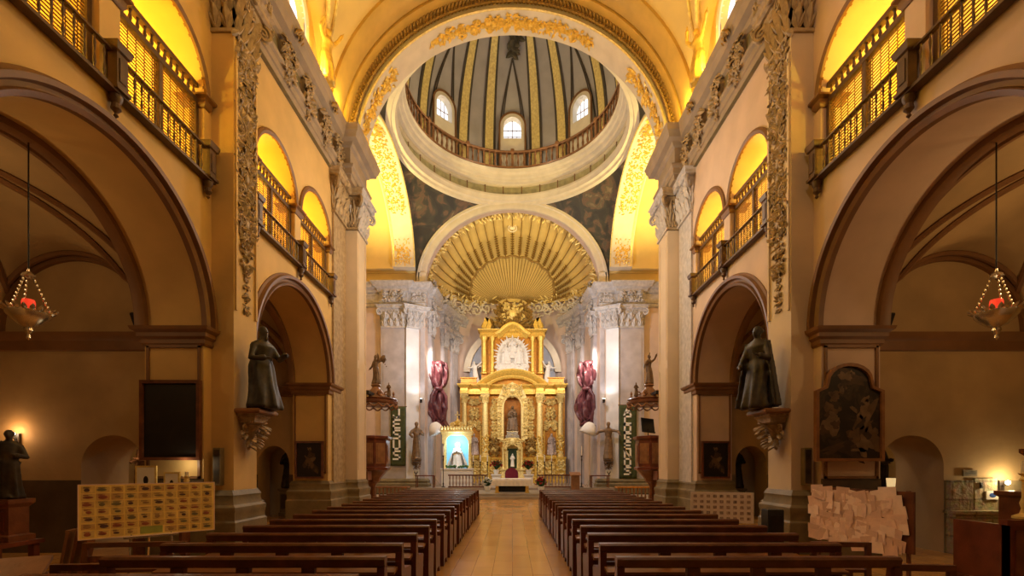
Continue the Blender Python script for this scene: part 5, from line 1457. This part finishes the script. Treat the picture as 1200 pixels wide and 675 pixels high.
for i in range(nc):
    for j in range(nr):
        if j==0 and i in (4,5): continue
        cw=(w-.06)/nc; chh=(h-.05)/nr; x=-w/2+.03+cw*(i+.5); z=z0+.025+chh*(j+.5)
        cw2=cw*rnd.uniform(.80,.97); ch2=chh*rnd.uniform(.76,.95)
        mb=MB(); mb.box(x-cw2/2,x+cw2/2,-.018,-.011,z-ch2/2,z+ch2/2); cdo=mb.build('picture_card',rnd.choice(cardm),root,0)
        mb=MB(); rw_=rnd.uniform(.22,.40)*cw2; mb.ell((x+rnd.uniform(-.1,.1)*cw2,-.0185,z-.05*ch2),(rw_,.003,rnd.uniform(.16,.30)*ch2),8,5)
        for k in range(3): mb.box(x-cw2*.35,x+cw2*rnd.uniform(-.1,.35),-.0195,-.0175,z+ch2*(.22+.08*k)-.002,z+ch2*(.22+.08*k)+.003)
        mb.build('drawing',rnd.choice(spot_m),cdo,0)
mb=MB(); x=-w/2+.03+(w-.06)/nc*5; mb.box(x-.14,x+.14,-.02,-.011,z0+.03,z0+.14); mb.build('green_card',mat('green_card',(.32,.33,.06),.7,.1,8),root)
easel_legs(root,w,h,z0,M_['silver'])
# board of pinned notes on the right
a=V((4.98,8.0)); b=V((5.20,6.15)); c=(a+b)/2; w=(b-a).length; yw=yaw_between(a,b)
root=thing('notice_board','board thickly layered with pale pink paper notes, beside the right-hand pier','notice board',(c.x,c.y,0),yw)
z0,h=.55,.87
mb=MB(); mb.box(-w/2+.02,w/2-.04,-.0,.03,z0+.05,z0+h-.01); mb.build('board',M_['wood'],root)
rnd=random.Random(33); cnt=0; papm=[M_['paper'],mat('pale_paper',(.88,.66,.52),.8,.08,9),mat('dull_paper',(.70,.46,.34),.8,.08,9)]
for i in range(12):
    for j in range(9):
        if cnt>=98: break
        cnt+=1
        x=-w/2+.06+(w-.10)*(i+.5)/12+rnd.uniform(-.06,.06); z=z0+.02+(h-.06)*(j+.5)/9+rnd.uniform(-.05,.05)
        pw,ph=rnd.uniform(.20,.29),rnd.uniform(.13,.19); t=rnd.uniform(-.24,.24); y=-.004-.004*rnd.random()-.0008*(8-j)
        curl=rnd.uniform(.0005,.004)*(4 if rnd.random()<.12 else 1)
        mb=MB(); mb.M=Matrix.Translation((x,y-.012,z))@Matrix.Rotation(t,4,'Y')@Matrix.Rotation(rnd.uniform(-.02,.11),4,'X')@Matrix.Rotation(rnd.uniform(-.10,.10),4,'Z'); vs=[];fs=[]
        for q in range(5):
            for s in (-1,1): vs.append((s*pw/2,-curl*((4-q)/4)**2,(q/4-.5)*ph))
        for q in range(4): fs.append((q*2,q*2+1,q*2+3,q*2+2))
        mb.add(vs,fs); o=mb.build('paper_note',rnd.choice(papm),root,0); sl=o.modifiers.new('Solid','SOLIDIFY'); sl.thickness=.002
for x in (-w*.42,w*.42):
    mb=MB(); mb.box(x-.02,x+.02,.03,.06,0,z0+h); mb.build('leg',M_['wood'],root); mb=MB(); mb.box(x-.025,x+.025,-.2,.25,0,.04); mb.build('foot',M_['wood'],root)
# white picture board further back
a=V((3.95,10.6)); b=V((5.15,10.2)); c=(a+b)/2; w=(b-a).length; yw=yaw_between(a,b)
root=thing('picture_board','white display board with rows of small pictures behind the right-hand pews','display board',(c.x,c.y,0),yw)
z0,h=.52,.66
mb=MB(); mb.box(-w/2,w/2,-.01,.01,z0,z0+h); mb.build('board',M_['paperwhite'],root)
rnd=random.Random(5); phm=[mat('print_%d'%k,c_,.7,.4,30,c2=d_) for k,(c_,d_) in enumerate((((.30,.18,.18),(.62,.50,.48)),((.42,.28,.27),(.70,.58,.56)),((.22,.16,.18),(.55,.45,.45))))]
for i in range(9):
    for j in range(5):
        x=-w/2+.03+(w-.06)*(i+.5)/9; z=z0+.03+(h-.06)*(j+.5)/5
        mb=MB(); mb.box(x-.036,x+.036,-.016,-.009,z-.032,z+.032)
        pc=[phm[0],phm[1],phm[2]]
        mb.build('picture_card',rnd.choice(pc),root,0)
easel_legs(root,w,h,z0,M_['iron'])
cs=thing('speaker_case','black upright case standing beside the white picture board','case',(5.0,10.0+.75,0)); 
mb=MB(); mb.rings(-.18,.18,-.14,.14,[(.0,0),(.01,.02),(.01,.95),(0,.97)]); mb.build('body',M_['black'],cs); mb=MB(); mb.box(-.14,.14,-.16,-.15,.1,.85); mb.build('grille',M_['iron'],cs)
cs.location=(4.98,9.15,0); cs.scale=(.8,.8,.95)

# ================================================================ paintings
def painting(name,o,ex,ey,w,h,label,m,arched=False,fr=.07,figs=0,fm=None):
    root=thing(name,label,'painting'); M=frame(o,ex,ey)
    if arched:
        sh=[(-w/2,0),(-w/2,h*.72),(-w*.36,h*.76),(-w*.33,h*.83)]+[(w*.33*math.cos(PI-PI*i/10),h*.83+h*.17*math.sin(PI*i/10)) for i in range(1,10)]+[(w*.33,h*.83),(w*.36,h*.76),(w/2,h*.72),(w/2,0)]
    else: sh=[(-w/2,0),(-w/2,h),(w/2,h),(w/2,0)]
    cx,cz=0,h*.48
    inn=[(x*(1-2*fr/w),cz+(z-cz)*(1-2*fr/h)) for x,z in sh]
    mb=MB(); mb.plate(sh,[inn],0,.09); mb.build('frame',fm or M_['wood'],root)
    mb=MB(); mb.plate(inn,[],.01,.04); cv=mb.build('canvas',m,root,0)
    if figs:
        rnd=random.Random(figs); tones=[mat('painted_tone_%d_%d'%(figs,k),c,.5,.3,6) for k,c in enumerate(((.07,.038,.018),(.12,.07,.033),(.04,.024,.014),(.17,.11,.06)))]
        tl=MB()
        for (x,z,a,b,k) in figs_list[figs]:
            for q in range(7):
                k2=k if q<3 else rnd.randrange(4); s_=1 if q==0 else rnd.uniform(.25,.6); ox=rnd.uniform(-.8,.8)*a*(q>0); oz=rnd.uniform(-.8,.8)*b*(q>0); n=18; ph=rnd.uniform(0,6); y=.0415+.0006*q+.0003*k2; tw=rnd.uniform(-.8,.8)
                vs=[((x+ox)*w,y,(z+oz)*h)]
                for j in range(n):
                    t=2*PI*j/n; r=s_*(1+.22*math.sin(3*t+ph)+.16*math.sin(5*t+2*ph)); u=r*a*w*math.cos(t); v=r*b*h*math.sin(t)
                    vs.append(((x+ox)*w+u*math.cos(tw)-v*math.sin(tw),y,(z+oz)*h+u*math.sin(tw)+v*math.cos(tw)))
                tl.mi=k2; tl.add(vs,[(0,1+j,1+(j+1)%n) for j in range(n)])
        tl.build('figure_pattern',tones,cv,0)
    return place(root,M)
figs_list={1:[(.22,.40,.10,.24,1),(.24,.62,.05,.05,3),(.10,.22,.14,.10,0),(.30,.25,.13,.16,1),(-.28,.36,.14,.10,3),(-.25,.52,.12,.08,0),(-.22,.66,.06,.06,1),(.0,.86,.2,.07,0),(.02,.88,.06,.04,3),(-.1,.74,.06,.05,1),(.12,.5,.03,.10,3),(-.05,.12,.3,.05,2)],
           2:[(0,.5,.13,.24,0),(0,.78,.06,.06,1),(.18,.3,.10,.14,2)]}
for sd in (-1,1):
    M0=SF(sd)
    if sd<0: painting('oil_painting',(-6.62,9.30,1.86),(1,0,0),(0,-1,0),1.16,1.55,'blackened rectangular oil painting on the left-hand pier above the lit frames',M_['oil_dark'],fr=.06)
    else: painting('oil_painting',(6.52,9.30,1.84),(1,0,0),(0,-1,0),1.32,1.90,'arch-topped oil painting of robed figures on the right-hand pier above the paper notes',M_['oil'],True,.06,1,M_['wood_mid'])
    painting('oil_painting',(sd*6.63,15.64,1.34),(1,0,0),(0,-1,0),.92,1.22,'small dark oil painting on the second %s pier behind the pews'%('left-hand' if sd<0 else 'right-hand'),M_['oil_dark'],fr=.06,figs=2)

# ================================================================ hanging lamps
for sd in (-1,1):
    sw='left-hand' if sd<0 else 'right-hand'
    zt=6.62; zb=3.62; X=sd*7.19; Y=7.1
    root=thing('hanging_lamp','silver sanctuary lamp with red glass hanging on chains in the %s chapel arch'%sw,'hanging lamp',(X,Y,zb))
    mb=MB(); mb.lathe([(.0,0),(.03,.03),(.02,.08),(.06,.14),(.05,.18),(.12,.22),(.20,.30),(.25,.36),(.26,.40),(.24,.42),(.22,.40)],(0,0,0),20); mb.build('bowl',M_['silver'],root)
    mb=MB()
    for k in range(20): a=2*PI*k/20; mb.leaf((.25*math.cos(a),.25*math.sin(a),.40),(math.cos(a)*.4,math.sin(a)*.4,1),(math.cos(a),math.sin(a),0),.10,.07,.4,.3)
    mb.build('rim_crest',M_['silver'],root)
    mb=MB(); mb.lathe([(.05,0),(.075,.04),(.08,.16),(.07,.20)],(0,0,.40),14); mb.build('red_glass',M_['redglass'],root)
    for k in range(3):
        a=2*PI*k/3+.5; mb=MB()
        for q in range(9):
            u=q/8; p=V((.24*(1-u)+.05*u,0,.44+.50*u)); mb.ell((p.x*math.cos(a),p.x*math.sin(a),p.z),(.016,.016,.036),6,5)
        mb.build('chain',M_['silver'],root)
    mb=MB(); mb.lathe([(.02,.0),(.09,.02),(.07,.06),(.02,.10),(.012,.14)],(0,0,.92),12); mb.build('top_cap',M_['silver'],root)
    mb=MB(); mb.tube([(0,0,1.05),(0,0,zt-zb)],.010,6); mb.build('suspension_rod',M_['iron'],root)
# floodlights resting on the impost
for sd in (-1,1):
    r=thing('floodlight','black floodlight resting on the cornice of the %s pier'%('left-hand' if sd<0 else 'right-hand'),'floodlight',(sd*7.28,9.40,4.455),sd*.3)
    mb=MB(); mb.M=Matrix.Translation((0,0,.18))@Matrix.Rotation(.35,4,'X'); mb.rings(-.13,.13,-.10,.08,[(0,-.1),(.01,-.09),(.01,.12),(0,.14)]); mb.build('housing',M_['black'],r)
    mb=MB(); mb.M=Matrix.Translation((0,0,.18))@Matrix.Rotation(.35,4,'X'); mb.box(-.11,.11,-.118,-.10,-.08,.12); mb.build('glass',M_['iron'],r)
    mb=MB(); mb.box(-.16,-.14,-.02,.02,0,.22); mb.box(.14,.16,-.02,.02,0,.22); mb.box(-.16,.16,-.03,.03,0,.015); mb.build('yoke',M_['black'],r)
    r=thing('column_speaker','slim grey column loudspeaker on the near %s pilaster'%('left-hand' if sd<0 else 'right-hand'),'loudspeaker',(sd*5.86,9.53,1.36))
    mb=MB(); mb.rings(-.07,.07,-.06,.05,[(0,0),(.006,.01),(.006,.74),(0,.75)]); mb.build('cabinet',M_['stone'],r); mb=MB(); mb.box(-.055,.055,-.072,-.06,.04,.71); mb.build('grille',M_['bronze'],r)

# ================================================================ left chapel objects
tb=thing('side_table','dark red-brown table at the left edge under the small statue','table',(-7.55,7.0,0))
mb=MB(); mb.box(-.5,.36,-.35,.35,.58,.64); mb.build('table_top',M_['wood_red'],tb)
for sx in (-.42,.27):
    for y in (-.27,.27): mb=MB(); mb.box(sx-.045,sx+.045,y-.045,y+.045,0,.58); mb.build('leg',M_['wood_red'],tb)
ped=thing('statue_pedestal','dark stepped pedestal on the red-brown table at the left edge','pedestal',(-7.48,7.1,.64))
mb=MB(); mb.rings(-.15,.15,-.15,.15,[(.05,0),(.05,.08),(0,.1),(0,.5),(.05,.56),(.05,.62)]); mb.build('block',M_['wood'],ped); mb=MB(); mb.box(-.09,.09,-.165,-.15,.16,.44); mb.build('front_panel',M_['wood_red'],ped)
st=figure('saint_statue',1.02,M_['statue_dark'],(-7.48,7.1,1.26),-PI*.8,None,77,veil=True,res=60); tag(st,'dark saint statue on the stepped pedestal at the left edge','statue')
sc_=thing('wall_sconce','small lit wall sconce behind the statue in the left-hand chapel','wall lamp',(-9.95,9.61,2.30))
mb=MB(); mb.box(-.05,.05,-.03,.0,-.1,.1); mb.tube([(0,-.03,0),(0,-.10,.0),(0,-.10,.05)],.012,6); mb.build('bracket',M_['bronze'],sc_); mb=MB(); mb.ell((0,-.10,.09),.04,10,8); mb.build('bulb',M_['flame'],sc_)
for i in range(3):
    p=thing('leaning_plank',('pale plank leaning on the left chapel wall, closest to the red-brown table','middle plank of three leaning in the left-hand chapel','plank leaning in the left chapel, closest to the yellow picture board')[i],'plank',(-7.15+.16*i,7.6,0))
    mb=MB(); mb.M=Matrix.Rotation(.16,4,'Y'); mb.box(-.02,.02,-.12,.12,.005,.74+.03*i); o=mb.build('board',M_['wood_mid'] if i==0 else M_['wood'],p); o.rotation_euler=(0,0,.3); o.location.z=.0
    mb=MB(); mb.M=Matrix.Rotation(.16,4,'Y'); mb.box(-.025,.025,-.125,.125,.70+.03*i,.74+.03*i); o=mb.build('end_cap',M_['wood_mid'],p); o.rotation_euler=(0,0,.3); o.location.z=.002
cb=thing('console_table','small dark console table under the blackened painting, holding lit frames','table',(-6.62,9.02,0))
mb=MB(); mb.box(-.5,.5,-.16,.16,1.20,1.25); mb.build('table_top',M_['wood'],cb)
for x in (-.45,.41): mb=MB(); mb.box(x,x+.05,-.12,.12,0,1.2); mb.build('leg',M_['wood'],cb)
def small_frame(loc,w,h,label,m,rz=0):
    r=thing('framed_picture',label,'picture',loc,rz); mb=MB(); mb.plate([(-w/2,0),(-w/2,h),(w/2,h),(w/2,0)],[[(-w/2+.03,.03),(-w/2+.03,h-.03),(w/2-.03,h-.03),(w/2-.03,.03)]],-.01,.02); mb.M=Matrix.Identity(4); mb.build('frame',M_['gold2'],r)
    mb=MB(); mb.box(-w/2+.025,w/2-.025,-.006,.008,.025,h-.025); mb.build('picture',m,r); mb=MB(); mb.ell((0,-.008,h*.45),(w*.12,.004,h*.16),8,6); mb.build('picture_mark',M_['black'],r)
small_frame((-6.93,9.04,1.255),.40,.50,'pale framed sheet on the console under the blackened painting',M_['letter'])
small_frame((-6.40,8.98,1.255),.30,.38,'gilt picture frame with a small dark mark, lit on the console',M_['cloth'])
candlestick((-6.12,8.98,1.255),.35,'short candlestick on the console under the blackened painting')
st=figure('saint_statue',1.35,M_['statue_brown'],(-9.05,11.7,1.06),PI-.5,None,88,beard=True,cape=.1,res=60); tag(st,'brown statue glimpsed through the left-hand passage arch','statue')
pd=thing('statue_pedestal','dark block pedestal seen through the left-hand passage arch','pedestal',(-9.05,11.7,0)); mb=MB(); mb.rings(-.28,.28,-.25,.25,[(.05,0),(.05,.1),(0,.12),(0,.95),(.05,1.0),(.05,1.05)]); mb.build('block',M_['wood'],pd); mb=MB(); mb.box(-.2,.2,-.27,-.25,.25,.85); mb.build('front_panel',M_['wood_red'],pd)
for sd in (-1,1):
    st=figure('saint_statue',1.5,M_['statue_dark'],(sd*7.95,17.0,.96),PI,None,90+sd,veil=True,res=50); tag(st,'dark statue standing beyond the far %s passage arch'%('left-hand' if sd<0 else 'right-hand'),'statue')
    pd=thing('statue_pedestal','block pedestal beyond the far %s passage arch'%('left-hand' if sd<0 else 'right-hand'),'pedestal',(sd*7.95,17.0,0)); mb=MB(); mb.rings(-.25,.25,-.17,.17,[(.03,0),(.03,.1),(0,.12),(0,.85),(.05,.9),(.05,.95)]); mb.build('block',M_['stone'],pd)
    mb=MB(); mb.box(-.2,.2,-.19,-.17,.25,.75); mb.build('front_panel',M_['dado'],pd)
# ================================================================ right chapel objects
mb=MB(); mb.box(8.72,9.72,9.40,9.66,0,.82); mb.box(8.72,9.16,9.50,9.66,.82,1.46); mb.box(9.28,9.72,9.58,9.66,.82,1.5); mb.box(8.7,9.75,9.37,9.66,.80,.86); trim(mb,M_['rubble'])
mb=MB(); mb.box(8.9,9.3,9.22,9.40,0,.16); trim(mb,M_['rubble'])
def plate_sign(loc,w,h,m,label,mark=None,name='wall_plaque'):
    r=thing(name,label,'plaque',loc); mb=MB(); mb.rings(-w/2,w/2,-.02,.0,[(0,0),(0,h)]); mb.build('plate',m,r)
    mb=MB(); (mb.ell((0,-.022,h/2),(w*.3,.004,h*.28),10,6) if mark else [mb.box(-w*.38,w*.38,-.024,-.02,h*q-.006,h*q+.006) for q in (.3,.5,.7)]); mb.build('marking',mark or M_['black'],r)
plate_sign((9.20,9.62,1.54),.28,.13,M_['dado_green'],'grey plaque on the right-hand chapel wall above the rough stones')
plate_sign((9.60,9.57,1.08),.24,.17,M_['letter'],'white tile with a blue mark under the right-hand wall lamp',mat('tile_blue',(.05,.12,.4),.4,.1,6))
plate_sign((9.38,9.57,1.30),.05,.12,M_['black'],'small black wall box beside the right-hand wall lamp',M_['iron'],'switch_box')
r=thing('wall_sconce','bright wall lamp above the rough stone block in the right-hand chapel','wall lamp',(9.82,9.61,1.36)); mb=MB(); mb.box(-.05,.05,-.03,0,-.1,.1); mb.tube([(0,-.03,0),(0,-.14,0),(0,-.14,.03)],.012,6); mb.build('bracket',M_['bronze'],r); mb=MB(); mb.ell((0,-.14,.06),.04,10,8); mb.build('bulb',M_['flame'],r)
cf=thing('confessional','red-brown wooden confessional at the right edge of the right-hand chapel','confessional',(7.50,7.1,0))
mb=MB(); mb.box(-.62,.8,-.45,.45,0,.10); mb.box(-.58,.8,-.40,-.34,.1,.92); mb.box(-.60,.8,-.44,-.32,.92,.99); mb.box(-.58,-.52,-.4,.4,.1,.92); mb.build('body',M_['wood_red'],cf)
mb=MB(); mb.box(-.45,-.02,-.425,-.40,.2,.84); mb.box(.08,.6,-.425,-.40,.2,.84); mb.build('front_panel',M_['wood'],cf)
mb=MB(); mb.rings(.18,.52,.1,.45,[(0,.1),(0,1.26),(.04,1.3),(.04,1.36)]); mb.build('upright_box',M_['wood'],cf)
mb=MB(); mb.rings(.6,1.2,.0,.45,[(0,.1),(0,1.9),(.05,1.96),(.05,2.02)]); mb.build('back_cabinet',M_['wood'],cf)
candlestick((7.30,6.82,1.0),.75,'gilded candlestick standing on the confessional at the right edge')
r=thing('votive_lantern','small pale lit lantern behind the paper-covered board','lantern',(7.13,9.0,0))
mb=MB(); mb.lathe([(.14,0),(.14,.03),(.02,.06),(.02,1.3),(.1,1.32)],(0,0,0),12); mb.build('stand',M_['bronze'],r); mb=MB(); mb.lathe([(.06,0),(.07,.12),(.075,.20)],(0,0,1.32),12); mb.build('lamp_glass',glow('warm_glass',(1,.75,.35),.6),r)
st=figure('saint_statue',1.4,M_['statue_dark'],(9.0,11.7,1.01),PI+.5,None,95,veil=True,res=60); tag(st,'dark statue glimpsed through the right-hand passage arch','statue')
pd=thing('statue_pedestal','dark block pedestal seen through the right-hand passage arch','pedestal',(9.0,11.7,0)); mb=MB(); mb.rings(-.28,.28,-.25,.25,[(.05,0),(.05,.1),(0,.12),(0,.9),(.05,.95),(.05,1.0)]); mb.build('block',M_['wood'],pd); mb=MB(); mb.box(-.2,.2,-.27,-.25,.25,.8); mb.build('front_panel',M_['wood_red'],pd)
# figures over the cornice in the vault corners
for sd in (-1,1):
    st=figure('stucco_figure',1.7,M_['gold'],(sd*5.66,14.5,13.37),PI/2*sd+PI*.15*sd,[(-1,(.2,.05,.9),(.28,.08,1.06)),(1,(.2,.05,.88),(.14,.1,1.05))],101+sd,lean=(.06*sd,0),res=50); tag(st,'gilded stucco figure with raised arms on the %s cornice by the crossing arch'%('left-hand' if sd<0 else 'right-hand'),'statue')
for sd in (-1,1):
    r=thing('wall_spotlight','small lit spotlight at the %s chancel pier above the umbrella lamp'%('left-hand' if sd<0 else 'right-hand'),'spotlight',(sd*5.78,30.2,5.75))
    mb=MB(); mb.lathe([(.07,0),(.08,.05),(.08,.2),(.10,.24)],(0,0,0),12); mb.build('housing',M_['black'],r); mb=MB(); mb.ell((0,0,.24),(.085,.085,.03),10,6); mb.build('lens',M_['flame'],r)
    mb=MB(); mb.tube([(0,0,.05),(0,.42,.05)],.02,6); mb.build('bracket',M_['black'],r)
# ================================================================ camera, light
cd = bpy.data.cameras.new('camera'); cam = bpy.data.objects.new('camera', cd); col.objects.link(cam)
cam.location = (0,0,H0); cam.rotation_euler = (PI/2,0,0)
cd.sensor_width = 36; cd.lens = 560/1200*36; cd.shift_y = (546-337.5)/1200; cd.shift_x = -.5/1200
cd.clip_start=.05; cd.clip_end=300
sc.camera = cam
w = bpy.data.worlds.new('world'); sc.world = w; w.use_nodes = True
bg = w.node_tree.nodes['Background']; bg.inputs['Color'].default_value = (1,.66,.36,1); bg.inputs['Strength'].default_value = .016
def point(name, loc, e, c, r=.15):
    l = bpy.data.lights.new(name,'POINT'); l.energy=e; l.color=c; l.shadow_soft_size=r
    o = bpy.data.objects.new(name,l); o.location=loc; col.objects.link(o); return o
def spot(name, loc, to, e, c, ang=70, r=.1, blend=.6):
    l = bpy.data.lights.new(name,'SPOT'); l.energy=e; l.color=c; l.shadow_soft_size=r; l.spot_size=math.radians(ang); l.spot_blend=blend
    o = bpy.data.objects.new(name,l); o.location=loc; col.objects.link(o)
    o.rotation_euler = (V(to)-V(loc)).to_track_quat('-Z','Y').to_euler(); return o
AMB=(1,.68,.08); WARM=(1,.66,.32); WHT=(1,.88,.74); DAY=(.92,.94,1)
for sd in (-1,1):
    for y in (5.9, 8.2, 12.2, 14.7):                                # tribune lamps
        point('gallery_lamp', (sd*8.6,y,8.3), 420, AMB, .2)
    for y in (8.5, 11.5, 14.0, 16.0):                                # cornice uplights
        point('cornice_lamp', (sd*5.75,y,13.75), 85, (1,.68,.11), .15)
    spot('transept_lamp', (sd*8.2,YD+1,14.35), (sd*7.6,YD+1.5,20), 1500, (1,.74,.22), 165, .3)
    spot('chancel_spot', (sd*5.2,29.9,9.3), (sd*1.5,37.4,6.5), 1150, WHT, 90, .2)
    spot('chancel_wash', (sd*5.0,27.6,13.6), (sd*-.3,36.0,16.6), 1500, (1,.78,.30), 60, .25)
    spot('pier_spot', (sd*5.75,29.75,6.0), (sd*6.35,30.4,7.8), 45, (.95,.95,1), 100, .1)
    point('sanctuary_fill', (sd*3.6,27.2,9.5), 520, (1,.97,.97), .3)  # added fill for the back wall and sanctuary, no fixture here
    point('nave_fill', (sd*2.5,4.0,12.5), 270 if sd<0 else 290, (1,.60,.19) if sd<0 else (1,.68,.46), .5)  # unseen fill above the frame, added to light the nave walls
    point('crossing_fill', (sd*2.2,15.2,9.5), 330, (1,.82,.62), .4)  # fill added in mid-air to lift the second bay walls
    point('chapel_fill', (sd*8.4,6.6,5.2), 36 if sd<0 else 60, (1,.6,.25), .2)  # fill added under the vault to brighten the chapel
point('sconce_light',(-9.95,9.45,2.42),12,(1,.50,.18),.05); point('sconce_light',(9.82,9.42,1.45),26,(1,.74,.38),.05); point('console_light',(-6.3,9.12,1.78),3,(1,.8,.5),.03); point('passage_light',(-8.75,11.2,2.2),10,(1,.5,.25),.05)
point('shrine_light',(-3.55,30.25,3.3),70,(.75,.9,1),.1)
for k in range(8): point('dome_ring_lamp',(4.3*math.sin(PI/4*k+.39),YD+4.3*math.cos(PI/4*k+.39),20.9),30,(1,.80,.50),.1)
spot('board_fill_spot',(2.8,3.0,6.5),(-5.66,7.5,1.05),330,(1,.74,.36),15,.1); spot('board_fill_spot',(-2.8,3.0,6.5),(5.1,7.1,1.0),150,(1,.74,.55),17,.1)  # unseen spots added to brighten the two display boards
point('dome_day', (0,YD,25), 6, DAY, .8)
sc.view_settings.view_transform='Standard'; sc.view_settings.look='None'; sc.view_settings.gamma=1; sc.view_settings.use_curve_mapping=False
sc.view_settings.exposure = 0
sc.cycles.use_denoising = True
sc.cycles.max_bounces = 6; sc.cycles.diffuse_bounces = 4
sc.cycles.sample_clamp_indirect = 6
